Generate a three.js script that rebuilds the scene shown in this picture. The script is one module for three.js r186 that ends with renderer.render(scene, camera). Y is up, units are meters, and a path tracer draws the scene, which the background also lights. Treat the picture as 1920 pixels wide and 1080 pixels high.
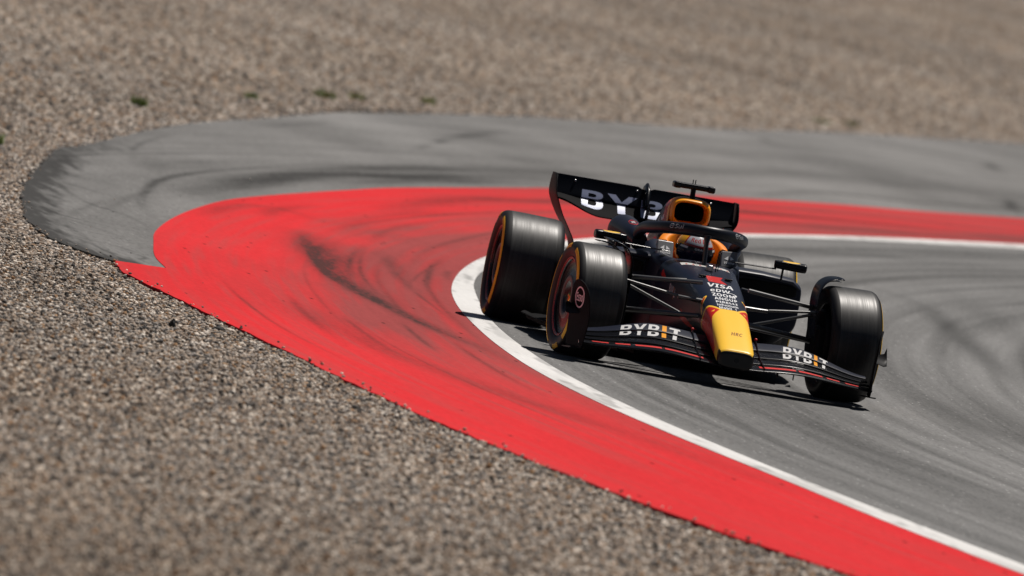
import * as THREE from 'three';
import { mergeGeometries, toCreasedNormals } from 'three/addons/utils/BufferGeometryUtils.js';
import { RoundedBoxGeometry } from 'three/addons/geometries/RoundedBoxGeometry.js';
import { MarchingCubes } from 'three/addons/objects/MarchingCubes.js';

// ------------------------------------------------------------ camera, sky, sun, exposure
// world: x = the car's left, y up, z = the car's forward direction, origin on the track under the front axle
const scene = new THREE.Scene();
const camera = new THREE.PerspectiveCamera(2.3615, 16 / 9, 1, 4000);
camera.position.set(-13.03935, 3.71079, 87.49578);
camera.up.set(-0.166958, 0.984132, -0.060083);
camera.lookAt(-13.03935 + 13.269312, 3.71079 - 3.795658, 87.49578 - 99.043013);
camera.focus = 88.2; camera.userData.fStop = 4.0;
camera.updateMatrixWorld(true);
const renderer = new THREE.WebGLRenderer({ antialias: true });
renderer.toneMapping = THREE.LinearToneMapping;
renderer.toneMappingExposure = 0.97;
renderer.shadowMap.enabled = true;
const sunDir = new THREE.Vector3(0.30, 1, -0.34).normalize();
// clear midday sky: deep blue overhead, pale near the horizon, a soft glow round the sun (air only, no disc)
{
  const w = 256, h = 128, a = new Float32Array(w * h * 4), d = new THREE.Vector3();
  for (let j = 0; j < h; j++) for (let i = 0; i < w; i++) {
    const ph = ((j + 0.5) / h - 0.5) * Math.PI, th = ((i + 0.5) / w - 0.5) * 2 * Math.PI; d.set(Math.cos(ph) * Math.cos(th), Math.sin(ph), Math.cos(ph) * Math.sin(th));
    const t = Math.pow(1 - Math.max(0, d.y), 3), g = Math.max(0, d.dot(sunDir)), glow = 0.16 * Math.pow(g, 6) + 0.9 * Math.pow(g, 60), k = d.y < 0 ? 0.22 : 0.42;
    a.set([(0.055 + 0.24 * t + glow) * k, (0.090 + 0.26 * t + glow * 0.97) * k, (0.165 + 0.25 * t + glow * 0.9) * k, 1], (j * w + i) * 4);
  }
  const t = new THREE.DataTexture(a, w, h, THREE.RGBAFormat, THREE.FloatType); t.mapping = THREE.EquirectangularReflectionMapping; t.magFilter = THREE.LinearFilter; t.needsUpdate = true;
  scene.background = t; scene.environment = t;
}
const sun = new THREE.DirectionalLight(0xfff8f0, 4.6); sun.name = 'sun';
sun.position.copy(sunDir).multiplyScalar(60); sun.target.position.set(0, 0, -2);
sun.castShadow = true; sun.shadow.mapSize.set(4096, 4096);
Object.assign(sun.shadow.camera, { left: -12, right: 12, top: 12, bottom: -12, near: 1, far: 140 });
scene.add(sun, sun.target);

// ------------------------------------------------------------ helpers
let seed = 20240623;
const rnd = () => { seed = (seed + 0x6D2B79F5) | 0; let t = Math.imul(seed ^ (seed >>> 15), 1 | seed); t = (t + Math.imul(t ^ (t >>> 7), 61 | t)) ^ t; return ((t ^ (t >>> 14)) >>> 0) / 4294967296; };
const rr = (a, b) => a + (b - a) * rnd();
const lerp = (a, b, t) => a + (b - a) * t;
const clamp = (v, a = 0, b = 1) => Math.min(b, Math.max(a, v));
const smooth = (a, b, v) => { const t = clamp((v - a) / (b - a)); return t * t * (3 - 2 * t); };
const h2 = (i, j) => { let n = Math.imul(i, 374761393) + Math.imul(j, 668265263); n = Math.imul(n ^ (n >>> 13), 1274126177); return ((n ^ (n >>> 16)) >>> 0) / 4294967296; };
function vn(x, y) { const i = Math.floor(x), j = Math.floor(y), a = x - i, b = y - j, u = a * a * (3 - 2 * a), v = b * b * (3 - 2 * b);
  return lerp(lerp(h2(i, j), h2(i + 1, j), u), lerp(h2(i, j + 1), h2(i + 1, j + 1), u), v); }
const fbm = (x, y, n = 3) => { let s = 0, a = 0.5, t = 0; for (let k = 0; k < n; k++) { s += a * vn(x + k * 17.3, y - k * 9.1); t += a; a *= 0.5; x *= 2.03; y *= 2.03; } return s / t; };
const lin = (r, g, b) => new THREE.Color().setRGB(r, g, b);
const toS = c => Math.round(255 * clamp(c <= 0.0031308 ? 12.92 * c : 1.055 * Math.pow(c, 1 / 2.4) - 0.055));
const V = (x, y, z) => new THREE.Vector3(x, y, z);
const taken = {};
const numbered = n => { const k = taken[n] = (taken[n] ?? -1) + 1; return k ? `${n}_${String(k).padStart(3, '0')}` : n; };
function add(name, geo, mat, parent) { const m = new THREE.Mesh(geo, mat); m.name = parent ? name : numbered(name); (parent || scene).add(m); return m; }
function structure(name, geo, mat, label) { const m = add(name, geo, mat); m.userData = { kind: 'structure', label, category: name.replace(/_/g, ' ') }; return m; }
function group(name, parent) { const g = new THREE.Group(); g.name = parent ? name : numbered(name); (parent || scene).add(g); return g; }
const std = (color, roughness = 0.6, o = {}) => new THREE.MeshStandardMaterial({ color, roughness, ...o });
const matte = (o) => new THREE.MeshPhysicalMaterial({ color: 0xffffff, roughness: 0.92, specularIntensity: 0.22, ...o });
const phy = (color, roughness = 0.4, o = {}) => new THREE.MeshPhysicalMaterial({ color, roughness, ...o });
function catmull(pts, n) { // dense points on a curve through [x, z] pairs
  const c = new THREE.CatmullRomCurve3(pts.map(p => V(p[0], 0, p[1])), false, 'centripetal');
  return c.getPoints(n).map(p => [p.x, p.z]);
}
function canvasTex(w, h, draw) {
  const cv = document.createElement('canvas'); cv.width = w; cv.height = h;
  const g = cv.getContext('2d'); draw(g, w, h);
  const t = new THREE.CanvasTexture(cv); t.colorSpace = THREE.SRGBColorSpace; t.anisotropy = 8; return t;
}
const print = (w, h, draw, o = {}) => new THREE.MeshStandardMaterial({ map: canvasTex(w, h, draw), transparent: true, roughness: 0.4, ...o });
function gridGeo(nu, nv, f) { // f(u, v) -> Vector3, uv 0..1
  const p = [], uv = [], ix = [];
  for (let j = 0; j <= nv; j++) for (let i = 0; i <= nu; i++) { const q = f(i / nu, j / nv); p.push(q.x, q.y, q.z); uv.push(i / nu, j / nv); }
  for (let j = 0; j < nv; j++) for (let i = 0; i < nu; i++) { const a = j * (nu + 1) + i, b = a + 1, c = a + nu + 1, d = c + 1; ix.push(a, b, d, a, d, c); }
  const g = new THREE.BufferGeometry(); g.setAttribute('position', new THREE.Float32BufferAttribute(p, 3)); g.setAttribute('uv', new THREE.Float32BufferAttribute(uv, 2)); g.setIndex(ix); g.computeVertexNormals(); return g;
}
function loft(rings, { capA = true, capB = true, uvf } = {}) { // closed rings of Vector3, the same count in each
  const n = rings[0].length, p = [], uv = [], ix = [];
  rings.forEach((r, j) => { for (let i = 0; i <= n; i++) { const q = r[i % n]; p.push(q.x, q.y, q.z); if (uvf) uv.push(...uvf(r, j, i)); else uv.push(i / n, j / (rings.length - 1)); } });
  for (let j = 0; j < rings.length - 1; j++) for (let i = 0; i < n; i++) { const a = j * (n + 1) + i, b = a + 1, c = a + n + 1, d = c + 1; ix.push(a, c, b, b, c, d); }
  const cap = (j, flip) => { const r = rings[j], c = r.reduce((s, q) => s.add(q), V(0, 0, 0)).divideScalar(n), k = p.length / 3, b = j * (n + 1);
    p.push(c.x, c.y, c.z); uv.push(uvf ? uvf(r, j, n / 2 | 0)[0] : 0.5, uvf ? uvf(r, j, 0)[1] : j ? 1 : 0);
    const s = k + 1; for (let i = 0; i <= n; i++) { const q = r[i % n]; p.push(q.x, q.y, q.z); uv.push(uv[(b + i) * 2], uv[(b + i) * 2 + 1]); }
    for (let i = 0; i < n; i++) flip ? ix.push(k, s + i, s + i + 1) : ix.push(k, s + i + 1, s + i); };
  if (capA) cap(0, true); if (capB) cap(rings.length - 1, false);
  const g = new THREE.BufferGeometry(); g.setAttribute('position', new THREE.Float32BufferAttribute(p, 3)); g.setAttribute('uv', new THREE.Float32BufferAttribute(uv, 2)); g.setIndex(ix); g.computeVertexNormals(); return g;
}
const pw = (v, e) => Math.sign(v) * Math.pow(Math.abs(v), e);
function sring(z, cx, w, yt, yb, n = 3, N = 48, split = 0.5) { // super-ellipse section, starts at the bottom so that the top is mid-way
  const cy = lerp(yb, yt, split), r = [];
  for (let i = 0; i < N; i++) { const a = -Math.PI / 2 + (i / N) * Math.PI * 2, c = Math.cos(a), s = Math.sin(a); r.push(V(cx + w * pw(c, 2 / n), cy + (s > 0 ? yt - cy : cy - yb) * pw(s, 2 / n), z)); }
  return r;
}
function interpStations(keys, n) { // rows of numbers, first = parameter; smooth resampling
  const out = [];
  for (let k = 0; k <= n; k++) {
    const t = k / n * (keys.length - 1), i = Math.min(keys.length - 2, Math.floor(t)), f = t - i;
    const g = j => keys[clamp(j, 0, keys.length - 1)];
    out.push(keys[0].map((_, c) => { const p0 = g(i - 1)[c], p1 = g(i)[c], p2 = g(i + 1)[c], p3 = g(i + 2)[c];
      return 0.5 * (2 * p1 + (p2 - p0) * f + (2 * p0 - 5 * p1 + 4 * p2 - p3) * f * f + (3 * p1 - p0 - 3 * p2 + p3) * f * f * f); }));
  }
  return out;
}
function foilRings(st, up = V(0, 1, 0), N = 10) { // st: [{le, te, t, c}] -> airfoil rings
  return st.map((s, k) => {
    const a = st[Math.max(0, k - 1)], b = st[Math.min(st.length - 1, k + 1)];
    const span = b.le.clone().add(b.te).sub(a.le).sub(a.te).normalize(), ch = s.te.clone().sub(s.le), L = ch.length();
    const nor = V(0, 0, 0).crossVectors(ch, span).normalize(); if (nor.dot(up) < 0) nor.negate();
    const r = []; const T = s.t ?? 0.012, cam = s.c ?? 0;
    const th = x => T * 0.5 * (x < 0.3 ? Math.sqrt(Math.max(0, 1 - Math.pow(1 - x / 0.3, 2))) : 1 - 0.85 * Math.pow((x - 0.3) / 0.7, 1.6));
    const at = (x, sg) => s.le.clone().addScaledVector(ch, x).addScaledVector(nor, 4 * cam * x * (1 - x) * L + sg * th(x));
    for (let i = 0; i <= N; i++) r.push(at(Math.pow(1 - i / N, 1.5), 1));
    for (let i = 1; i <= N; i++) r.push(at(Math.pow(i / N, 1.5), -1));
    return r;
  });
}
const foil = (st, up) => loft(foilRings(st, up));
function foilPatch(st, s0, s1, c0, c1, off, up = V(0, 1, 0), side = 1) { // a sheet just above a foil's upper face
  return (u, v) => {
    const t = clamp(lerp(s0, s1, u), 0, 1) * (st.length - 1), i = Math.min(st.length - 2, Math.floor(t)), f = t - i, c = lerp(c0, c1, v);
    const le = st[i].le.clone().lerp(st[i + 1].le, f), te = st[i].te.clone().lerp(st[i + 1].te, f), ch = te.clone().sub(le);
    const span = st[i + 1].le.clone().sub(st[i].le), nor = V(0, 0, 0).crossVectors(ch, span).normalize(); if (nor.dot(up) < 0) nor.negate();
    const T = lerp(st[i].t, st[i + 1].t, f), cam = lerp(st[i].c ?? 0, st[i + 1].c ?? 0, f);
    const th = T * 0.5 * (c < 0.3 ? Math.sqrt(Math.max(0, 1 - Math.pow(1 - c / 0.3, 2))) : 1 - 0.85 * Math.pow((c - 0.3) / 0.7, 1.6));
    return le.addScaledVector(ch, c).addScaledVector(nor, 4 * cam * c * (1 - c) * ch.length() + side * (th + off));
  };
}
function arm(a, b, chord = 0.055, t = 0.018) { // streamlined suspension arm
  const st = []; for (let k = 0; k <= 4; k++) { const p = a.clone().lerp(b, k / 4), w = chord * (k === 0 || k === 4 ? 0.85 : 1); st.push({ le: p.clone().add(V(0, 0, w * 0.4)), te: p.clone().add(V(0, 0, -w * 0.6)), t }); }
  return foil(st);
}
const tube = (pts, r, n = 24, m = 10) => new THREE.TubeGeometry(new THREE.CatmullRomCurve3(pts), n, r, m, false);
const at = (g, x, y, z) => g.translate(x, y, z);
const mirrorX = g => { const m = g.clone(); m.scale(-1, 1, 1); if (m.index) { const a = m.index.array; for (let i = 0; i < a.length; i += 3) { const t = a[i]; a[i] = a[i + 1]; a[i + 1] = t; } } m.computeVertexNormals(); return m; };

// ------------------------------------------------------------ ground lines, world [x, z] in metres
const LO = [[17.5,-60],[8.78,-40.6],[7.81,-38.3],[6.2,-34.3],[4.53,-29.7],[3.31,-26],[2.02,-21.5],[1.16,-18],[0.38,-14.4],[-0.09,-11.8],[-0.45,-9.5],[-0.75,-7.3],[-0.93,-5.7],[-1.1,-3.9],[-1.3,-1.2],[-1.4,0.5],[-1.48,2.5],[-1.5,4],[-1.49,5.2],[-1.45,6.6],[-1.35,8.6],[-1.14,11.7],[-1,13.9],[-0.82,16],[-0.5,19],[0.2,26],[2,34]];
const LI = [[17.3,-58.7],[8.56,-39.3],[7.6,-37],[6.04,-33.3],[4.41,-28.9],[3.18,-25.1],[1.86,-20.3],[1.04,-16.8],[0.29,-13.1],[-0.12,-10.8],[-0.42,-8.7],[-0.57,-7.4],[-0.74,-5.8],[-0.87,-4.5],[-1.03,-2.6],[-1.15,-0.7],[-1.22,0.9],[-1.27,2.4],[-1.28,3.8],[-1.27,5.2],[-1.19,7.7],[-1.01,10.8],[-0.82,13.2],[-0.62,15.5],[-0.3,18.6],[0.4,25.6],[2.2,33.6]];
const RF = [[20,-71],[10.24,-49.5],[8.51,-45.6],[7.54,-43.6],[6.01,-40.1],[4.59,-36.7],[3.37,-33.4],[2.24,-29.9],[0.99,-25.9],[0.43,-23.8],[-0.26,-21.2],[-1.22,-17.3],[-1.8,-14.3],[-2.3,-11.3],[-2.71,-8.4],[-2.89,-6.7],[-3.12,-4.3],[-3.2,-2.8]];
const RN = [[-3.57,-2.6],[-3.65,-1.2],[-3.63,-0.1],[-3.57,1.1],[-3.53,2.4],[-3.49,3.3],[-3.46,4.1],[-3.42,5.1],[-3.37,6.2],[-3.33,7.3],[-3.28,8.6],[-3.22,9.7],[-3.16,10.9],[-3.08,12],[-2.96,13.3],[-2.88,14.1],[-2.78,15],[-2.67,16],[-2.53,17],[-2.39,18],[-2.23,18.8],[-2.01,19.9],[-1.4,23],[-0.4,28],[1.5,36]];
const GF = [[60,-206],[30,-123],[15.89,-83.7],[14.18,-78.9],[12.36,-74],[10.48,-68.3],[8.75,-63],[7.92,-60.9],[6.34,-56.7],[4.84,-52.2],[3.63,-48.2],[2.76,-45.2],[2.08,-42.3],[1.19,-38.4],[0.01,-33.3],[-1,-27.9],[-1.63,-24.4],[-2.18,-21.6],[-2.52,-18.8],[-3.01,-14.9],[-3.36,-11.6],[-3.61,-8.7],[-3.78,-6.2],[-3.8,-4.5],[-3.72,-3.5],[-3.57,-2.6]];
const lineO = catmull(LO, 160), lineI = catmull(LI, 160), redFar = catmull(RF, 110), redNear = catmull(RN, 120), greyFar = catmull(GF, 140);
// ragged tarmac edge: the gravel side of the asphalt breaks off unevenly
const ragged = (c, amp) => c.map(([x, z], i) => [x + (vn(i * 1.7, 3.1) - 0.5) * amp, z]);
const tarmac = [...ragged(greyFar, 0.05), ...ragged(redNear, 0.03), [40, 60], [120, 60], [120, -206]];
function inside(poly, x, z) { let c = false; for (let i = 0, j = poly.length - 1; i < poly.length; j = i++) { const [xi, zi] = poly[i], [xj, zj] = poly[j]; if ((zi > z) !== (zj > z) && x < (xj - xi) * (z - zi) / (zj - zi) + xi) c = !c; } return c; }
// distance from the white line (d) and run along it (s), kept on a coarse grid
const GX0 = -5, GX1 = 19, GZ0 = -96, GZ1 = 22, GW = 241, GH = 473;
const gd = new Float32Array(GW * GH), gs = new Float32Array(GW * GH), ge = new Float32Array(GW * GH);
{
  const L = catmull(LO, 110), K = [...greyFar, ...redNear]; let run = 0; const acc = L.map((p, i) => (i ? run += Math.hypot(p[0] - L[i - 1][0], p[1] - L[i - 1][1]) : 0));
  for (let j = 0; j < GH; j++) for (let i = 0; i < GW; i++) {
    const x = lerp(GX0, GX1, i / (GW - 1)), z = lerp(GZ0, GZ1, j / (GH - 1)); let best = 1e9, bs = 0;
    for (let k = 1; k < L.length; k++) { const [ax, az] = L[k - 1], dx = L[k][0] - ax, dz = L[k][1] - az, t = clamp(((x - ax) * dx + (z - az) * dz) / (dx * dx + dz * dz)), q = (x - ax - dx * t) ** 2 + (z - az - dz * t) ** 2; if (q < best) { best = q; bs = lerp(acc[k - 1], acc[k], t); } }
    gd[j * GW + i] = Math.sqrt(best); gs[j * GW + i] = bs; best = 1e9;
    for (let k = 1; k < K.length; k++) { const [ax, az] = K[k - 1], dx = K[k][0] - ax, dz = K[k][1] - az, t = clamp(((x - ax) * dx + (z - az) * dz) / (dx * dx + dz * dz + 1e-9)), q = (x - ax - dx * t) ** 2 + (z - az - dz * t) ** 2; if (q < best) best = q; }
    ge[j * GW + i] = Math.sqrt(best);
  }
}
function lineAt(x, z) {
  const u = clamp((x - GX0) / (GX1 - GX0)) * (GW - 1), v = clamp((z - GZ0) / (GZ1 - GZ0)) * (GH - 1), i = Math.min(GW - 2, u | 0), j = Math.min(GH - 2, v | 0), a = u - i, b = v - j, k = j * GW + i;
  const m = A => lerp(lerp(A[k], A[k + 1], a), lerp(A[k + GW], A[k + GW + 1], a), b);
  return [m(gd), m(gs), m(ge)];
}
// rubber laid down by tyres: [points, half width m, strength, taper at both ends]
const marks = [
  [[[-1.09,-13.6],[-1.38,-10.5],[-1.56,-8.2],[-1.71,-6],[-1.74,-4.1],[-1.73,-2.6],[-1.71,-1.2],[-1.67,0],[-1.6,0.9],[-1.58,2.3],[-1.51,3.3]],0.092,1.0],
  [[[-1.15,-13],[-1.40,-10.4],[-1.60,-8.2],[-1.745,-6],[-1.775,-4.1],[-1.76,-2.6],[-1.735,-1.2],[-1.69,0],[-1.62,1]],0.032,0.9],
  [[[-1.04,-13.8],[-1.30,-10.5],[-1.46,-8.2],[-1.6,-6],[-1.64,-4.1],[-1.64,-2.6]],0.19,0.5],
  [[[-0.75,-11.9],[-0.87,-10],[-1.03,-8.1],[-1.14,-6.5],[-1.22,-4.9],[-1.25,-3.9]],0.05,0.75],
  [[[-0.66,-12.6],[-0.74,-11],[-0.9,-8.8],[-1.0,-7]],0.05,0.35],
  [[[-0.33,-10.8],[-0.5,-9.6],[-0.62,-8.4]],0.03,0.4],
  [[[0.06,-19.3],[0.64,-22],[1.33,-25],[1.88,-27],[2.82,-29.6],[4.09,-33],[5.4,-35.9],[6.87,-38.8],[7.91,-40.6],[9.12,-42.7],[13,-51]],0.14,0.8],
  [[[4.2,-34.6],[5.68,-37.8],[6.93,-40.4],[8.24,-42.6],[9.42,-44.4],[13,-52]],0.08,0.5],
  [[[3.2,-28.5],[4.9,-33],[6.6,-36.6],[8.6,-40.9],[12,-48]],0.12,0.55],
  [[[-2.56,-1.3],[-2.58,1.3],[-2.49,3.8],[-2.33,5.4],[-2.11,7],[-1.93,8.1],[-1.75,9.1],[-1.58,10.3],[-1.39,11.5],[-1.19,13.2]],0.16,0.34],
  [[[-0.64,-13.2],[-0.21,-15.9],[0.37,-18.7],[1.03,-21.3],[1.3,-22.1]],0.04,0.45],
  [[[-0.77,-13.9],[-0.01,-18.3],[0.79,-21.5],[1.81,-24.5]],0.10,0.25],
  [[[-1.95,-12.6],[-1.68,-14.3],[-1.14,-16.7],[-0.89,-17.1],[-0.7,-15.6]],0.10,0.38],
  [[[-1.3,-14.5],[-0.9,-16.9],[-0.3,-19.4]],0.08,0.3],
  [[[-2.22,-20.3],[-2.43,-18.7],[-2.65,-16.8]],0.05,0.9],[[[-1.45,-23.6],[-1.99,-21.4],[-2.22,-20.3]],0.02,0.5],
  [[[-2.78,-15.4],[-2.85,-13.7],[-2.83,-11.5],[-2.7,-10.8],[-2.66,-8.9]],0.03,0.45],
  [[[1.12,-30.4],[0.01,-26.1],[-1.03,-21.8],[-1.62,-18.8],[-2.01,-16],[-2.29,-13.5],[-2.43,-11.4],[-2.49,-10.1]],0.045,0.9],
  [[[-1.81,-15],[-1.18,-19.1],[-0.35,-22.8],[0.76,-27.2],[1.91,-30.7],[3.46,-35.5],[5.06,-40.1]],0.20,0.95],
  [[[-1.54,-16.4],[-0.83,-20.7],[0.27,-26],[1.35,-30.2],[2.61,-34.2],[4.46,-39.4],[6.1,-43.9]],0.20,0.85],
  [[[0.52,-25.1],[1.47,-28.6],[2.49,-31.6],[3.45,-34.3]],0.13,0.95],
  [[[2.64,-37.7],[3.18,-40.7]],0.05,0.6],[[[3.18,-40.7],[3.6,-42.9]],0.07,0.7],[[[3.5,-42.7],[4.23,-45.9],[5.07,-49.7]],0.09,0.75],
  [[[-0.22,-31.1],[-0.71,-28.3],[-1.14,-25.5],[-1.42,-23],[-1.58,-21.1]],0.03,0.4],
  [[[-1.2,-24.5],[-1.3,-22.6],[-1.45,-20.6],[-1.3,-18.8]],0.12,0.25],
  [[[6.26,-41.2],[7.14,-44.6],[7.91,-46.9],[9.03,-48.9],[10.72,-52.6],[14,-60]],0.09,0.85],
  [[[13.33,-70.7],[12.87,-66.9],[12.98,-66.4]],0.10,0.7],[[[11.27,-56.6],[10.57,-52.1],[10.35,-50.3]],0.08,0.7],[[[9.67,-63.8],[9.55,-62.6],[9.65,-61.7]],0.07,0.7],
  [[[5,-43],[6.72,-47.2],[8.32,-51.9],[9.89,-54.9],[11.77,-58.7]],0.3,0.42],
  [[[2.56,-42.9],[1.76,-39.4],[0.99,-36.5],[0.54,-35.4]],0.10,0.4],[[[-3.32,-11.5],[-3.2,-11.0],[-2.95,-11.7]],0.015,0.6],
  [[[-3.7,-6.0],[-3.5,-5.4],[-3.3,-5.0],[-3.2,-4.2]],0.03,0.4],[[[-3.4,-8.6],[-3.2,-7.4],[-3.05,-6.2]],0.03,0.35],
  [[[-3.55,-9.5],[-3.35,-8.8],[-3.1,-8.2],[-2.85,-7.9]],0.012,0.9],[[[-3.62,-7],[-3.3,-6.6],[-3.05,-6.3]],0.010,0.8],[[[-3.3,-4.4],[-3.22,-4.0],[-3.3,-3.5],[-3.25,-3.1]],0.02,0.8],[[[-2.9,-17],[-2.75,-15.2],[-2.5,-13.9],[-2.2,-12.9]],0.02,0.5],
  [[[-2.0,-19.5],[-1.6,-20.9],[-0.9,-23.5],[0.3,-28.5]],0.22,0.3],[[[3.2,-24.6],[2.2,-19.5],[1.4,-15],[0.9,-11]],0.16,0.4],[[[5.6,-27],[5.2,-21],[4.4,-13],[3.4,-4],[2.6,2]],0.2,0.45],[[[2.6,-6],[2.2,-1],[2.1,3]],0.12,0.5],[[[-0.3,0.8],[-0.15,4],[0.0,8],[0.4,11]],0.10,0.5],[[[0.55,0.5],[0.6,4],[0.8,6.6]],0.12,0.55],
  [[[-0.75,1.5],[-0.55,3.8],[-0.56,7.9],[-0.33,10.5],[0.07,12.2],[0.5,14]],0.07,0.55],[[[0.16,2.1],[0.18,6.2],[0.4,7.9],[0.75,9.4]],0.10,0.6],
  [[[1.02,-0.5],[1.07,3.2],[1.35,4.4]],0.12,0.6],[[[3.9,-26],[4.77,-28],[5.71,-29.9],[7.4,-33]],0.2,0.45],[[[4.27,-20],[4.27,-17.3],[3.7,-11.5],[2.77,-4.2]],0.12,0.5],
  [[[3.56,-21.9],[4.26,-22.8],[4.57,-20.8],[3.86,-13.7],[3.22,-6.9]],0.12,0.55],[[[1.9,-4],[1.75,0],[1.85,3.2]],0.16,0.45],
];
for (const [n, d0, d1, w0, w1, s0, s1] of [[16, -1.7, -0.12, 0.010, 0.035, 0.25, 0.6], [34, 0.45, 5.5, 0.02, 0.09, 0.25, 0.6], [16, -5, -2.1, 0.02, 0.10, 0.2, 0.5]]) for (let k = 0; k < n; k++) {
  const i0 = Math.floor(rr(8, 105)), len = Math.floor(rr(14, 45)), d = rr(d0, d1), dr = rr(-0.35, 0.35) * (d0 < 0 ? 0.6 : 1.4), pts = [];
  for (let i = i0; i < Math.min(158, i0 + len); i += 3) { const [x, z] = lineO[i], dx = lineO[i + 1][0] - x, dz = lineO[i + 1][1] - z, l = Math.hypot(dx, dz), o = d + dr * (i - i0) / len; pts.push([x + dz / l * o, z - dx / l * o]); }
  if (pts.length > 3) marks.push([pts, rr(w0, w1), rr(s0, s1)]);
}
const MW = 1800, MH = 1500, MX0 = -4.5, MX1 = 15.5, MZ0 = -92, MZ1 = 20, rubber = new Float32Array(MW * MH);
for (const [pts, hw, str] of marks) {
  const c = new THREE.CatmullRomCurve3(pts.map(p => V(p[0], 0, p[1])), false, 'centripetal'), len = c.getLength(), n = Math.ceil(len / 0.05), P = c.getSpacedPoints(n);
  const layer = new Map();
  P.forEach((p, k) => {
    const t = k / n, tap = Math.min(1, t * 3.5, (1 - t) * 2.5) * (0.75 + 0.5 * (vn(k * 0.02, hw * 99) - 0.5)), q = P[Math.min(n, k + 1)], o = P[Math.max(0, k - 1)], tx = q.x - o.x, tz = q.z - o.z, tl = Math.hypot(tx, tz) || 1, nx = Math.max(0.2, Math.abs(tz / tl));
    const i0 = Math.floor((p.x - 2.6 * hw / nx - MX0) / (MX1 - MX0) * MW), i1 = Math.ceil((p.x + 2.6 * hw / nx - MX0) / (MX1 - MX0) * MW), j = Math.round((p.z - MZ0) / (MZ1 - MZ0) * MH);
    if (j < 0 || j >= MH) return;
    for (let i = Math.max(0, i0); i <= Math.min(MW - 1, i1); i++) { const d = (MX0 + (i + 0.5) / MW * (MX1 - MX0) - p.x) * nx / hw, v = str * tap * Math.exp(-d * d * 1.1); const id = j * MW + i; if (v > (layer.get(id) || 0)) layer.set(id, v); }
  });
  for (const [id, v] of layer) rubber[id] = 1 - (1 - rubber[id]) * (1 - v);
}
function rubberAt(x, z) { const u = (x - MX0) / (MX1 - MX0) * MW - 0.5, v = (z - MZ0) / (MZ1 - MZ0) * MH, i = Math.floor(u), j = Math.floor(v); if (i < 0 || j < 0 || i >= MW - 1 || j >= MH - 1) return 0;
  const a = u - i, b = v - j, k = j * MW + i; return lerp(lerp(rubber[k], rubber[k + 1], a), lerp(rubber[k + MW], rubber[k + MW + 1], a), b); }
function groundTex(x0, x1, z0, z1, w, h, f) {
  const a = new Uint8Array(w * h * 4);
  for (let j = 0; j < h; j++) for (let i = 0; i < w; i++) { const c = f(lerp(x0, x1, (i + 0.5) / w), lerp(z0, z1, (j + 0.5) / h)), k = (j * w + i) * 4; a[k] = toS(c[0]); a[k + 1] = toS(c[1]); a[k + 2] = toS(c[2]); a[k + 3] = 255; }
  const t = new THREE.DataTexture(a, w, h); t.colorSpace = THREE.SRGBColorSpace; t.magFilter = THREE.LinearFilter; t.minFilter = THREE.LinearMipmapLinearFilter; t.generateMipmaps = true; t.anisotropy = 16; t.needsUpdate = true; return t;
}
function sheet(poly, y, [x0, x1, z0, z1], skirt = 0) {
  const sh = new THREE.Shape(poly.map(([x, z]) => new THREE.Vector2(x, -z)));
  const g = new THREE.ShapeGeometry(sh); g.rotateX(-Math.PI / 2); g.translate(0, y, 0);
  const P = g.attributes.position, uv = new Float32Array(P.count * 2);
  for (let i = 0; i < P.count; i++) { uv[2 * i] = (P.getX(i) - x0) / (x1 - x0); uv[2 * i + 1] = (P.getZ(i) - z0) / (z1 - z0); }
  g.setAttribute('uv', new THREE.BufferAttribute(uv, 2));
  if (!skirt) return g;
  const p = [], u2 = [], ix = [], n = poly.length;
  for (let i = 0; i <= n; i++) { const [x, z] = poly[i % n]; p.push(x, y, z, x, y - skirt, z); const a = (x - x0) / (x1 - x0), b = (z - z0) / (z1 - z0); u2.push(a, b, a, b); }
  for (let i = 0; i < n; i++) { const a = 2 * i; ix.push(a, a + 1, a + 2, a + 1, a + 3, a + 2); }
  const s = new THREE.BufferGeometry(); s.setAttribute('position', new THREE.Float32BufferAttribute(p, 3)); s.setAttribute('uv', new THREE.Float32BufferAttribute(u2, 2)); s.setIndex(ix); s.computeVertexNormals();
  return mergeGeometries([g, s]);
}
// fine relief shared by the asphalt sheets
const grainBump = (() => { const n = 512, a = new Uint8Array(n * n * 4); for (let i = 0; i < n * n; i++) { const v = 90 + 120 * Math.pow(rnd(), 1.4); a.set([v, v, v, 255], i * 4); } const t = new THREE.DataTexture(a, n, n); t.wrapS = t.wrapT = THREE.RepeatWrapping; t.magFilter = THREE.LinearFilter; t.needsUpdate = true; return t; })();
const bumpFor = (x0, x1, z0, z1, m) => { const t = grainBump.clone(); t.repeat.set((x1 - x0) / m, (z1 - z0) / m); t.needsUpdate = true; return t; };
const speck = (x, z, k) => h2(Math.floor(x * 190), Math.floor(z * 60) + k * 7919);

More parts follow.
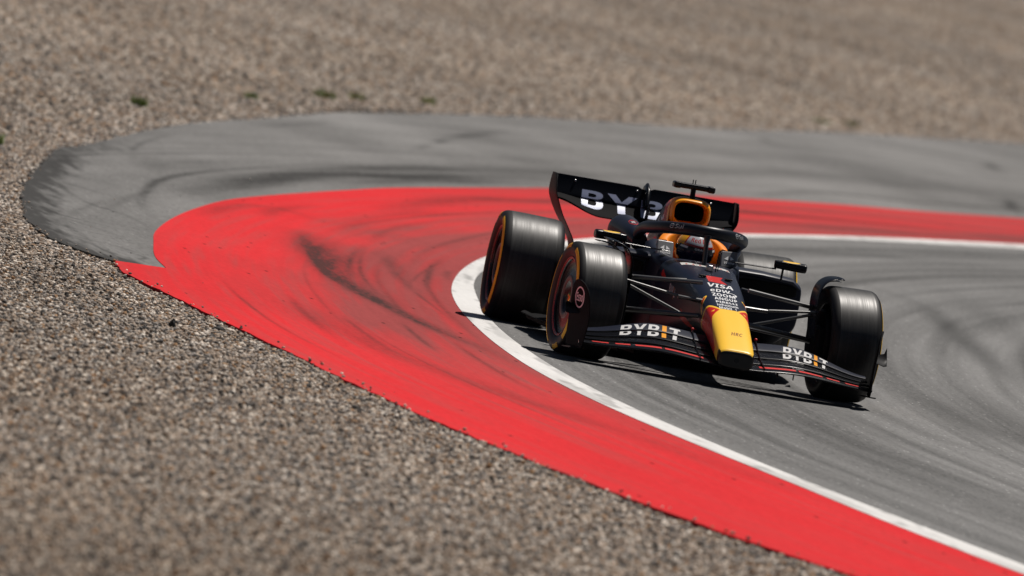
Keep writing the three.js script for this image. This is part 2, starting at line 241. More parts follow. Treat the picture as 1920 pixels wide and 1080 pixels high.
// worn grey asphalt of the run-off, laid under everything painted
{
  const B = [-4.5, 17.5, -92, 20];
  const t = groundTex(...B, 2048, 1536, (x, z) => {
    const [d, s, ed] = lineAt(x, z);
    let v = 0.180 + 0.13 * (fbm(x * 0.7, z * 0.16, 3) - 0.5) + 0.07 * (fbm(d * 3.5 + 40, s * 0.09, 3) - 0.5) + 0.04 * (vn(x * 60, z * 9) - 0.5);
    const sp = speck(x, z, 1); if (sp > 0.995) v += 0.16; else if (sp < 0.05) v -= 0.06;
    // soil, grit and broken bitumen along the gravel
    const soil = smooth(0.40, 0.02, ed + 0.35 * (fbm(x * 13, z * 1.2, 3) - 0.5)) * (0.35 + 0.9 * fbm(x * 34, z * 2.6, 2)) * smooth(-34, -16, z); v = lerp(v, 0.042, 0.92 * clamp(1.5 * soil));
    const r = clamp(rubberAt(x, z) * (0.7 + 0.9 * fbm(d * 9 + 7, s * 0.35, 2)) * (0.75 + 0.5 * vn(x * 80, z * 9)) + 0.0); v = lerp(v, 0.035, r * 0.95);
    return [v, v * 0.985, v * 0.965];
  });
  structure('runoff_asphalt', sheet(tarmac, -0.004, B, 0.07), matte({ map: t, bumpMap: bumpFor(...B, 1.2), bumpScale: 0.004 }), 'worn grey asphalt run-off with dark tyre marks beside the gravel');
}
// red paint
{
  const B = [-4, 13.5, -60, 24];
  const t = groundTex(...B, 2048, 1536, (x, z) => {
    const [d, s] = lineAt(x, z);
    const st = fbm(d * 7 + 3, s * 0.16, 3), st2 = fbm(d * 22 + 11, s * 0.4, 2), big = fbm(x * 0.9 + 5, z * 0.22, 3);
    let film = smooth(1.75, 0.15, d + (big - 0.5) * 1.1) * (0.34 + 1.0 * st) * smooth(12, 2, z);
    film = Math.max(film, smooth(-22, -34, z) * (0.15 + 0.75 * Math.max(0, st - 0.22)));
    film += 0.9 * Math.max(0, st2 - 0.46) + 0.5 * Math.max(0, st - 0.55) + 0.25 * Math.max(0, big - 0.55);
    const r = clamp(rubberAt(x, z) * (0.62 + 0.7 * vn(x * 85, z * 9)) * (0.85 + 0.9 * fbm(d * 12, s * 0.7, 2)));
    let c = [0.63, 0.025, 0.030], g = 1 + 0.14 * (vn(x * 80, z * 8) - 0.5) + 0.16 * (big - 0.5) + 0.14 * (st2 - 0.5);
    const f = clamp(film, 0, 0.88);
    c = [lerp(c[0], 0.27, f), lerp(c[1], 0.062, f), lerp(c[2], 0.060, f)].map(v => v * g);
    c = [lerp(c[0], 0.040, r * 0.92), lerp(c[1], 0.026, r * 0.92), lerp(c[2], 0.024, r * 0.92)];
    if (h2(Math.floor(x * 70), Math.floor(z * 9)) > 0.9988) c = c.map(v => v * 0.15);
    return c;
  });
  const poly = [...redFar, [-3.2, -2.8], ...ragged(redNear, 0.03), ...[...lineO].reverse().map(([x, z]) => [x + 0.06, z + 0.03])];
  structure('painted_runoff', sheet(poly, 0, B, 0.05), matte({ map: t, bumpMap: bumpFor(...B, 1.2), bumpScale: 0.0025 }), 'red painted run-off curving round the outside of the white line');
}
// racing surface
{
  const B = [-1.8, 13, -58, 22];
  const t = groundTex(...B, 2048, 1536, (x, z) => {
    const [d, s] = lineAt(x, z);
    const st = fbm(d * 2.6 + 9, s * 0.035, 3), st2 = fbm(d * 11 + 2, s * 0.09, 3);
    let v = 0.165 + 0.13 * (st - 0.5) + 0.11 * (st2 - 0.5) + 0.03 * (fbm(x, z * 0.2, 2) - 0.5) + 0.045 * (vn(x * 110, z * 14) - 0.5);
    v = lerp(v, 0.21, smooth(0.5, 0.12, d) * 0.35);
    const sp = speck(x, z, 2); if (sp > 0.9975) v += 0.38; else if (sp > 0.97) v += 0.06; else if (sp < 0.09) v -= 0.05;
    const r = clamp(rubberAt(x, z) * (0.5 + 0.8 * st2)); v = lerp(v, 0.035, r * 0.95);
    v = Math.max(0.03, v); return [v, v * 0.995, v * 0.985];
  });
  const poly = [...lineI.map(([x, z]) => [x - 0.05, z - 0.05]), [30, 60], [110, 60], [110, -58]];
  structure('race_track', sheet(poly, 0, B), matte({ map: t, bumpMap: bumpFor(...B, 0.9), bumpScale: 0.004 }), 'grey asphalt race track with rubbered dark streaks inside the white line');
}
// white edge line
{
  const B = [-1.8, 18, -61, 35];
  const t = groundTex(...B, 2048, 1024, (x, z) => {
    const [d, s] = lineAt(x, z); let v = 0.66 + 0.1 * (fbm(x * 3, z * 0.6, 3) - 0.5) + 0.07 * (vn(x * 90, z * 9) - 0.5);
    const w = smooth(0.5, 0.75, fbm(d * 14 + 1, s * 0.5, 3) + 0.25 * smooth(0.13, 0.3, d) * smooth(-2, -9, z)); v = lerp(v, 0.42, w * 0.6);
    const wear = smooth(0.62, 0.85, fbm(x * 14, z * 2, 2) + 0.12 * smooth(0.15, 0.27, d)); v = lerp(v, 0.24, wear * 0.55);
    return [v, v * 0.99, v * 0.975];
  });
  structure('track_edge_line', sheet([...lineO, ...[...lineI].reverse()], 0.003, B, 0.004), matte({ map: t, bumpMap: bumpFor(...B, 1.2), bumpScale: 0.002 }), 'white painted track edge line curving between red paint and asphalt');
}

// ------------------------------------------------------------ gravel bed
const bank = (x, z) => { // the bed rises gently away from the far edge of the asphalt
  const nd = -(x + 2.2) * 0.961 - (z + 21.6) * 0.275; return z > -14 ? 0 : 0.05 * Math.max(0, nd - 1.2) * smooth(-14, -30, z); };
const bedY = (x, z) => bank(x, z) + 0.07 * (fbm(x * 0.6, z * 0.3, 2) - 0.5) * (z < -24 ? 1 : 0.4);
{
  const xs = [-900, -300, -90, -40], zs = [-1200, -600, -350]; for (let x = -20; x <= 60; x += 1) xs.push(x); xs.push(110, 300, 900); for (let z = -260; z <= 45; z += 1.5) zs.push(z); zs.push(100, 300, 900);
  const p = [], c = [], ix = [];
  for (const z of zs) for (const x of xs) { p.push(x, Math.min(bedY(x, z), 2.5) - 0.062, z); const v = 0.6 + 0.8 * fbm(x * 0.5, z * 0.2, 3); c.push(0.15 * v, 0.125 * v, 0.1 * v); }
  const n = xs.length; for (let j = 0; j < zs.length - 1; j++) for (let i = 0; i < n - 1; i++) { const a = j * n + i; ix.push(a, a + n, a + 1, a + 1, a + n, a + n + 1); }
  const g = new THREE.BufferGeometry(); g.setAttribute('position', new THREE.Float32BufferAttribute(p, 3)); g.setAttribute('color', new THREE.Float32BufferAttribute(c, 3)); g.setIndex(ix); g.computeVertexNormals();
  structure('ground', g, std(0xffffff, 0.95, { vertexColors: true }), 'dusty brown earth under the gravel bed around the bend');
}
const pebbleShapes = []; // a few uneven stones
for (let k = 0; k < 6; k++) { const g = new THREE.IcosahedronGeometry(1, 0), P = g.attributes.position, jit = {}; const sx = rr(0.8, 1.25), sy = rr(0.5, 0.85), sz = rr(0.75, 1.1);
  for (let i = 0; i < P.count; i++) { const key = [P.getX(i), P.getY(i), P.getZ(i)].map(v => v.toFixed(2)).join(); const f = jit[key] ??= rr(0.72, 1.18); P.setXYZ(i, P.getX(i) * f * sx, P.getY(i) * f * sy, P.getZ(i) * f * sz); } g.deleteAttribute('uv'); g.computeVertexNormals(); pebbleShapes.push(g); }
const stoneTint = () => { const t = rnd(), v = rr(0.8, 1.2); const b = t < 0.38 ? [0.36, 0.295, 0.24] : t < 0.60 ? [0.25, 0.23, 0.215] : t < 0.79 ? [0.060, 0.056, 0.054] : t < 0.93 ? [0.68, 0.63, 0.57] : [0.32, 0.195, 0.105]; return [b[0] * v * 1.10, b[1] * v * 1.05, b[2] * v * 1.0]; };
const M4 = new THREE.Matrix4(), Q = new THREE.Quaternion(), E3 = new THREE.Euler();
function pebblePatch(size, dens, r0, r1) {
  const n = Math.round(size * size * dens), pos = [], nor = [], col = []; const v = V(0, 0, 0);
  for (let k = 0; k < n; k++) {
    const r = lerp(r0, r1, rnd() ** 1.6), g = pebbleShapes[k % 6], P = g.attributes.position, N = g.attributes.normal, c = stoneTint();
    M4.compose(V(rr(-size / 2, size / 2), rr(-0.048, -0.012) + (rnd() < 0.06 ? 0.016 : 0), rr(-size / 2, size / 2)), Q.setFromEuler(E3.set(rr(-0.5, 0.5), rr(0, 6.3), rr(-0.5, 0.5))), V(r, r, r));
    for (let i = 0; i < P.count; i++) { v.fromBufferAttribute(P, i).applyMatrix4(M4); pos.push(v.x, v.y, v.z); v.fromBufferAttribute(N, i).transformDirection(M4); nor.push(v.x, v.y, v.z); col.push(...c); }
  }
  const g = new THREE.BufferGeometry(); g.setAttribute('position', new THREE.Float32BufferAttribute(pos, 3)); g.setAttribute('normal', new THREE.Float32BufferAttribute(nor, 3)); g.setAttribute('color', new THREE.Float32BufferAttribute(col, 3)); return g;
}
const stoneMat = std(0xffffff, 0.85, { vertexColors: true });
const inv = new THREE.Matrix4(); camera.updateProjectionMatrix(); const VP = new THREE.Matrix4().multiplyMatrices(camera.projectionMatrix, inv.copy(camera.matrixWorld).invert());
const seen = (x, y, z, m) => { const q = V(x, y, z).applyMatrix4(VP); return Math.abs(q.x) < m && Math.abs(q.y) < m; };
const cells = { near: [], far: [] }, loose = [];
function lay(size, x0, x1, z0, z1, list, dens, r0, r1) {
  for (let z = z0; z < z1; z += size) for (let x = x0; x < x1; x += size) {
    const cx = x + size / 2, cz = z + size / 2, y = bedY(cx, cz); if (!seen(cx, y, cz, 1.36)) continue;
    const hit = [[-0.55, -0.55], [0.55, -0.55], [-0.55, 0.55], [0.55, 0.55], [0, 0]].map(([a, b]) => inside(tarmac, cx + a * size, cz + b * size));
    if (hit.every(h => h)) continue;
    if (hit.some(h => h)) { for (let k = 0; k < size * size * dens; k++) { const sx = x + rnd() * size, sz = z + rnd() * size; const r = lerp(r0, r1, rnd() ** 1.6), on = inside(tarmac, sx + 0.006, sz); if (!on) loose.push([sx, bedY(sx, sz), sz, r]); else if (rnd() < 0.10 && !inside(tarmac, sx + 0.016 * Math.log(rnd() + 1e-4), sz)) loose.push([sx, 0.03 + r * 0.3, sz, r * 0.8]); } }
    else list.push([cx, y, cz]);
  }
}
lay(1, -10, 4, -24, 44, cells.near, 2300, 0.0075, 0.0195);
lay(1, -14, 60, -250, -24, cells.far, 1300, 0.010, 0.026);
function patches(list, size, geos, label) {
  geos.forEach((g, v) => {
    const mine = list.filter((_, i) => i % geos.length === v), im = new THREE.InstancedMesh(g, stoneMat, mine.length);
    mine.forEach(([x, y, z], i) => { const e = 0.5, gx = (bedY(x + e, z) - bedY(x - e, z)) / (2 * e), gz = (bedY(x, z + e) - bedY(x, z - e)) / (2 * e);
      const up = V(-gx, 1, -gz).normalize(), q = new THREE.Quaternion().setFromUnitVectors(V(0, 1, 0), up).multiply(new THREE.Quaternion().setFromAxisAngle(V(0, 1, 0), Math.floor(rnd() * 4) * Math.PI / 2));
      im.setMatrixAt(i, M4.compose(V(x, y, z), q, V(1, 1, 1))); const f = 0.72 + 0.56 * fbm(x * 0.33 + 9, z * 0.13, 3), w = fbm(x * 0.5, z * 0.2 + 31, 2); im.setColorAt(i, new THREE.Color().setRGB(f, f * (1.03 - 0.07 * w), f * (1.06 - 0.16 * w))); });  // tint varies by patch, standing in for shading over an undulating bed
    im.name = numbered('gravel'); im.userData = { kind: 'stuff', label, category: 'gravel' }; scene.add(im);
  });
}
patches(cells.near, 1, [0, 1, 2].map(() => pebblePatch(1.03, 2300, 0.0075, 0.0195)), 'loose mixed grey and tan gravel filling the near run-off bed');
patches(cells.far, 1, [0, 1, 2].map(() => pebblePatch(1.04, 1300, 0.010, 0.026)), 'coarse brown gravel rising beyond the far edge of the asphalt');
pebbleShapes.forEach((g, v) => {
  const mine = loose.filter((_, i) => i % 6 === v), im = new THREE.InstancedMesh(g, std(0xffffff, 0.85), mine.length), c = new THREE.Color();
  mine.forEach(([x, y, z, r], i) => { im.setMatrixAt(i, M4.compose(V(x, y + rr(-0.046, -0.012), z), Q.setFromEuler(E3.set(rr(-0.5, 0.5), rr(0, 6.3), rr(-0.5, 0.5))), V(r, r, r))); im.setColorAt(i, c.setRGB(...stoneTint())); });
  im.name = numbered('gravel'); im.userData = { kind: 'stuff', label: 'gravel stones piled against the broken asphalt edge', category: 'gravel' }; scene.add(im);
});
{ // stray chips thrown onto the tarmac
  const n = 80, im = new THREE.InstancedMesh(pebbleShapes[0], std(0xffffff, 0.8), n), c = new THREE.Color();
  for (let i = 0; i < n; i++) { let x, z; do { x = rr(-3.8, 3); z = rr(-26, 17); } while (!inside(tarmac, x, z) || (lineAt(x, z)[0] > 0.1 && x > -0.6 && rnd() < 0.55)); const r = rr(0.003, 0.007) * (rnd() < 0.08 ? 1.7 : 1); im.setMatrixAt(i, M4.compose(V(x, r * 0.5 - 0.004, z), Q.setFromEuler(E3.set(0, rr(0, 6), 0)), V(r, r, r))); im.setColorAt(i, rnd() < 0.6 ? c.setRGB(0.05, 0.045, 0.04) : c.setRGB(...stoneTint())); }
  im.name = 'loose_chips'; im.userData = { kind: 'stuff', label: 'stray stone chips and rubber crumbs scattered over the tarmac', category: 'debris' }; scene.add(im);
}
// weeds at the far gravel edge
const leafMats = [std(lin(0.15, 0.20, 0.03), 0.7), std(lin(0.22, 0.20, 0.06), 0.7), std(lin(0.10, 0.15, 0.025), 0.7)];
function weed(x, z, h, w, label) {
  const g = group('weed'); g.position.set(x, bedY(x, z) - 0.03, z); h *= 1.25; g.userData = { label, category: 'weed', group: 'weeds along the gravel edge' };
  for (let m = 0; m < 2; m++) { const parts = []; for (let k = 0; k < 46; k++) { const a = rr(0, 6.28), L = h * rr(0.5, 1.1), lean = rr(0.1, 0.8), bw = rr(0.006, 0.013), bx = rr(-w, w) * 0.7, bz = rr(-w, w); parts.push(gridGeo(1, 4, (u, v) => V(bx + Math.cos(a) * lean * L * v * v + Math.sin(a) * (u - 0.5) * bw * 2 * (1.05 - v), L * v * (1 - 0.25 * lean * v), bz + Math.sin(a) * lean * L * v * v - Math.cos(a) * (u - 0.5) * bw * 2 * (1.05 - v)))); } add('leaves', mergeGeometries(parts), leafMats[(m + Math.floor(rnd() * 3)) % 3], g); }
  return g;
}
weed(-0.12, -35.6, 0.10, 0.10, 'small green weed alone above the left bend of the asphalt');
weed(1.68, -42.9, 0.08, 0.09, 'faint low weed, first of the four by the crest of the asphalt');
weed(2.92, -47.6, 0.10, 0.14, 'largest clump of green weeds at the asphalt crest, second from left');
weed(3.4, -48.9, 0.09, 0.10, 'dark green weed just right of the largest clump at the crest');
weed(4.6, -52.9, 0.09, 0.10, 'lone green weed at the crest nearest the dashed skid mark');
weed(12.1, -75.6, 0.07, 0.16, 'yellowish weed at the far right gravel edge, left of two');
weed(12.75, -77.4, 0.07, 0.16, 'yellowish weed at the far right gravel edge, right of two');
weed(-2.72, -20.9, 0.10, 0.08, 'weed sprouting from gravel at the far left of the photo');

// lumps of torn tyre rubber lying in the gravel
function rubberLump(x, z, w, h, label) {
  const g = new THREE.IcosahedronGeometry(1, 2), P = g.attributes.position, v = new THREE.Vector3();
  for (let i = 0; i < P.count; i++) { v.fromBufferAttribute(P, i); const f = 0.7 + 0.6 * vn(v.x * 2.3 + x * 7, v.y * 2.3 + v.z * 1.7 + z); P.setXYZ(i, v.x * f * w, v.y * f * h * (v.y > 0 ? 1.2 - 0.6 * Math.abs(v.x) : 0.5), v.z * f * w * 0.8); }
  g.computeVertexNormals(); const m = add('rubber_lump', g, std(lin(0.012, 0.012, 0.012), 0.8)); m.position.set(x, bedY(x, z) + h * 0.2 - 0.012, z); m.userData = { label, category: 'rubber', group: 'torn rubber lumps in the gravel' };
}
rubberLump(-3.972, 5.15, 0.020, 0.038, 'tallest black rubber lump, standing in the gravel left of the red paint');
rubberLump(-4.219, 6.01, 0.024, 0.014, 'flat black rubber lump in the gravel, farthest from the red paint');
rubberLump(-3.614, 4.46, 0.036, 0.016, 'wide flat black rubber lump in gravel touching the red edge');

// ------------------------------------------------------------ the car
const navy = phy(lin(0.008, 0.0115, 0.026), 0.40, { specularIntensity: 0.6 });
const gloss = phy(lin(0.004, 0.0045, 0.007), 0.26, { specularIntensity: 0.5 });
const matteBlack = phy(lin(0.006, 0.006, 0.007), 0.8, { specularIntensity: 0.15 });
const carbon = phy(lin(0.006, 0.006, 0.007), 0.5, { specularIntensity: 0.25 });
const rubberMat = phy(lin(0.010, 0.010, 0.011), 0.5, { specularIntensity: 0.6 });
const yellow = phy(lin(0.86, 0.40, 0.012), 0.38), orange = phy(lin(0.97, 0.37, 0.010), 0.30), headrestMat = phy(lin(0.92, 0.26, 0.006), 0.45), redMat = phy(lin(0.62, 0.022, 0.018), 0.45);
const silver = std(lin(0.52, 0.52, 0.53), 0.30, { metalness: 0.9 }), steel = std(lin(0.36, 0.36, 0.37), 0.28, { metalness: 1 });
const armMat = phy(lin(0.03, 0.03, 0.032), 0.34, { ior: 2.0 });
const car = group('race_car');
car.userData = { label: 'navy single-seat race car with yellow nose cornering beside the white line', category: 'race car' };
const both = f => { f(1); f(-1); };

// --- nose and monocoque: one skin, the print laid out in metres (arc from the top centre line, z)
const noseKeys = [ // z, half width, top, bottom, exponent
  [1.150, 0.090, 0.226, 0.150, 3.4], [1.142, 0.107, 0.244, 0.138, 3.8], [1.10, 0.116, 0.268, 0.136, 3.6], [0.85, 0.124, 0.362, 0.180, 3.2], [0.6, 0.130, 0.440, 0.236, 3.4], [0.38, 0.142, 0.498, 0.285, 3.5], [0.1, 0.160, 0.556, 0.29, 3.6],
  [-0.2, 0.183, 0.604, 0.25, 3.8], [-0.5, 0.206, 0.642, 0.20, 4.0], [-0.8, 0.232, 0.668, 0.15, 4.2], [-1.06, 0.262, 0.684, 0.12, 4.4], [-1.10, 0.266, 0.684, 0.12, 4.4]];
const noseRows = interpStations(noseKeys, 66), ARC = 1.4, NZ0 = -1.2, NZ1 = 1.2;
const noseRings = noseRows.map(r => sring(r[0], 0, r[1], r[2], r[3], r[4], 64, 0.55));
function arcUV(r, j, i) { const n = r.length, h = n / 2; let a = 0; const to = i; if (to >= h) for (let k = h; k < to; k++) a += r[(k + 1) % n].distanceTo(r[k % n]); else for (let k = h; k > to; k--) a -= r[k - 1].distanceTo(r[k]); return [0.5 - a / ARC, (r[0].z - NZ0) / (NZ1 - NZ0)]; }
const noseMap = canvasTex(1024, 2048, (g, W, H) => {
  const X = a => (0.5 + a / ARC) * W, Y = z => (1 - (z - NZ0) / (NZ1 - NZ0)) * H, S = W / ARC, T = H / (NZ1 - NZ0); // a > 0 is picture right
  const poly = (pts, f) => { g.fillStyle = f; g.beginPath(); pts.forEach(([a, z], i) => i ? g.lineTo(X(a), Y(z)) : g.moveTo(X(a), Y(z))); g.closePath(); g.fill(); };
  g.fillStyle = '#141b2e'; g.fillRect(0, 0, W, H);
  const yel = '#ffca40', red = '#cf2119';
  // red fields at the flanks with a yellow outline, yellow nose between
  poly([[-0.40, 0.98], [-0.40, 0.30], [-0.12, 0.40], [-0.045, 0.50], [0.05, 0.50], [0.12, 0.40], [0.40, 0.30], [0.40, 0.98]], yel);
  for (const s of [-1, 1]) { poly([[s * 0.40, 0.98], [s * 0.40, 0.33], [s * 0.125, 0.425], [s * 0.055, 0.52], [s * 0.125, 0.62], [s * 0.17, 0.98]], red);
    poly([[s * 0.09, 0.50], [s * 0.12, 0.515], [s * 0.10, 0.53]], yel);
    g.save(); g.translate(X(s * 0.165), Y(0.27)); g.rotate(s * 0.5); g.fillStyle = yel; g.beginPath(); g.ellipse(0, 0, 0.022 * S, 0.085 * T, 0, 0, 7); g.fill(); g.fillStyle = red; g.beginPath(); g.ellipse(0, 6, 0.013 * S, 0.058 * T, 0, 0, 7); g.fill(); g.restore(); }
  poly([[-0.34, 0.975], [0.34, 0.975], [0.34, 1.2], [-0.34, 1.2]], yel); poly([[-0.165, 0.98], [-0.12, 0.60], [-0.05, 0.49], [0.05, 0.49], [0.12, 0.60], [0.165, 0.98]], yel);
  for (const s of [-1, 1]) poly([[s * 0.7, 1.2], [s * 0.7, 1.100], [s * 0.118, 1.100], [s * 0.105, 1.1435], [0, 1.1435], [0, 1.2]], '#07080a'); for (const s of [-1, 1]) poly([[s * 0.7, 1.2], [s * 0.7, 0.3], [s * 0.33, 0.3], [s * 0.20, 1.105]], '#07080a');
  const text = (s, a, z, h, wide, font = 'bold', fill = '#f2f2f2', sq = 1) => { g.save(); g.translate(X(a), Y(z)); g.font = `${font} 100px sans-serif`; const m = g.measureText(s).width; g.scale(wide * S / m, -h * T / 72); g.fillStyle = fill; g.textAlign = 'center'; g.textBaseline = 'alphabetic'; g.fillText(s, 0, 0); g.restore(); };
  text('VISA', 0.0, -0.04, 0.115, 0.172, 'italic bold'); text('eDW', -0.018, 0.095, 0.085, 0.13, 'italic bold');
  g.strokeStyle = '#f2f2f2'; g.lineWidth = 9; g.beginPath(); g.ellipse(X(0.04), Y(0.12), 0.045 * S, 0.045 * T, 0, -1.4, 1.7); g.stroke();
  text('ZOOM', 0, 0.205, 0.075, 0.155); text('ANGUP', 0.004, 0.29, 0.06, 0.15); g.fillStyle = '#f2f2f2'; g.fillRect(X(-0.07), Y(0.345), 0.14 * S, 3);
  text('PIRELLI', 0, 0.36, 0.042, 0.145); text('infinitum', 0, 0.425, 0.045, 0.14); text('Mobil', -0.02, 0.485, 0.045, 0.085); text('1', 0.048, 0.485, 0.045, 0.012);
  text('HRC', 0.01, 0.93, 0.05, 0.075, 'italic bold', '#7d4a20');
  poly([[-0.058, -0.20], [-0.058, -0.40], [0.058, -0.40], [0.03, -0.30], [0.062, -0.17]], '#cc2a26');
  // sticker strip at the foot of the windscreen and its red marks
  poly([[-0.16, -0.80], [-0.16, -0.90], [0.16, -0.90], [0.16, -0.80]], '#d6d6d2'); for (let k = -3; k < 4; k++) poly([[k * 0.045, -0.82], [k * 0.045 + 0.02, -0.82], [k * 0.045 + 0.012, -0.87]], '#b3261f');
  for (const s of [-1, 1]) { // flank lettering and red flash
    g.save(); g.translate(X(s * 0.30), Y(-0.62)); g.rotate(s * Math.PI / 2); g.font = 'bold 58px sans-serif'; g.fillStyle = '#c8bfc4'; g.textAlign = 'center'; g.fillText('BYB', -32, 0); g.fillText('T', 62, 0); g.fillStyle = '#d67a1c'; g.beginPath(); g.moveTo(28, 2); g.lineTo(37, 2); g.lineTo(50, -52); g.lineTo(41, -52); g.fill(); g.restore();
    poly([[s * 0.36, -0.30], [s * 0.385, 0.0], [s * 0.43, 0.02], [s * 0.42, -0.30]], '#b81d18'); poly([[s * 0.27, -1.0], [s * 0.30, -0.84], [s * 0.33, -0.86], [s * 0.31, -1.0]], '#b81d18'); }
});
add('nose_and_monocoque', loft(noseRings, { uvf: arcUV, capB: false }), phy(0xffffff, 0.33, { map: noseMap, specularIntensity: 0.8 }), car);
add('nose_camera_port', at(new THREE.CylinderGeometry(0.016, 0.016, 0.02, 6).rotateX(Math.PI / 2), 0.005, 0.19, 1.143), gloss, car);
{ const p = group('pitot_tube', car); add('mast', tube([V(0.035, 0.62, -0.62), V(0.035, 0.70, -0.60), V(0.035, 0.775, -0.58)], 0.004), gloss, p); add('probe', tube([V(0.035, 0.775, -0.60), V(0.035, 0.778, -0.48)], 0.004), gloss, p); }
add('antenna', tube([V(0.06, 0.64, -0.68), V(0.058, 0.79, -0.70)], 0.003), gloss, car);
add('nose_sensor', at(new RoundedBoxGeometry(0.045, 0.05, 0.08, 3, 0.015), -0.005, 0.668, -0.62), steel, car);
both(s => add('cable_duct', at(new RoundedBoxGeometry(0.045, 0.012, 0.05, 2, 0.004), s * 0.085, 0.628 - 0.0, -0.32), gloss, car));

// --- cockpit tub: a lip that runs round the opening, outer skin and inner wall
const tubM = 72, tubRings = [];
for (let k = 0; k < tubM; k++) {
  const a = k / tubM * Math.PI * 2, c = Math.cos(a), s = Math.sin(a);
  const ox = 0.205 * pw(c, 2 / 2.6), oz = -1.47 + 0.36 * pw(s, 2 / 2.6), ex = 0.30 * pw(c, 2 / 3.5), ez = -1.50 + 0.46 * pw(s, 2 / 3.2);
  const back = smooth(-1.3, -1.75, oz), lip = 0.672 + 0.03 * smooth(-1.1, -1.4, oz) + 0.055 * back;
  tubRings.push([V(ox * 0.95, 0.18, oz), V(ox * 0.98, 0.5, oz), V(ox, lip - 0.03, oz), V(lerp(ox, ex, 0.12), lip, lerp(oz, ez, 0.12)), V(lerp(ox, ex, 0.55), lip + 0.004, lerp(oz, ez, 0.55)), V(ex * 0.97, lip - 0.02, ez), V(ex, lip - 0.07, ez), V(ex * 1.02, 0.45, ez), V(ex * 1.0, 0.14, ez)]);
}
tubRings.push(tubRings[0]);
add('cockpit_surround', gridGeo(8, tubM, (u, v) => tubRings[Math.round(v * tubM)][Math.round(u * 8)]), navy, car);
add('cockpit_floor', at(new THREE.BoxGeometry(0.4, 0.02, 0.74), 0, 0.19, -1.47), carbon, car);
// headrest pads, orange
{ const hr = []; for (let k = 0; k <= 24; k++) { const a = lerp(-0.15, Math.PI + 0.15, k / 24); hr.push({ c: Math.cos(a), s: Math.sin(a) }); }
  const rings = hr.map(({ c, s }) => { const x = 0.165 * c, z = -1.50 - 0.18 * Math.max(0, s) + 0.02, ox = 0.235 * c, oz = -1.50 - 0.27 * Math.max(0, s); const top = 0.775 + 0.075 * Math.max(0, s); return [V(x, 0.62, z), V(x, top - 0.02, z), V(lerp(x, ox, 0.3), top, lerp(z, oz, 0.3)), V(lerp(x, ox, 0.8), top - 0.005, lerp(z, oz, 0.8)), V(ox, top - 0.03, oz), V(ox, 0.62, oz)]; });
  add('headrest', loft(rings), headrestMat, car); }
// silver cockpit side panels with arrow marks
const arrowPrint = print(256, 288, (g, W, H) => { g.clearRect(0, 0, W, H); g.fillStyle = '#ffffff'; g.beginPath(); g.moveTo(45, 130); g.lineTo(112, 72); g.lineTo(112, 150); g.fill(); g.beginPath(); g.moveTo(211, 130); g.lineTo(144, 72); g.lineTo(144, 150); g.fill(); g.font = 'italic bold 62px sans-serif'; g.textAlign = 'center'; g.fillText('Visma', 128, 222); }, { roughness: 0.5 });
const panelMat = std(lin(0.24, 0.24, 0.25), 0.34, { metalness: 0.3 });
both(s => { const p = group('side_panel', car); p.position.set(s * 0.212, 0.712, -1.30); p.rotation.set(-0.55, s * -0.08 - 0.06, 0);
  add('plate', new RoundedBoxGeometry(0.112, 0.135, 0.03, 4, 0.012), panelMat, p); add('lettering', at(new THREE.PlaneGeometry(0.1, 0.112), 0, 0, 0.0165), arrowPrint, p); });
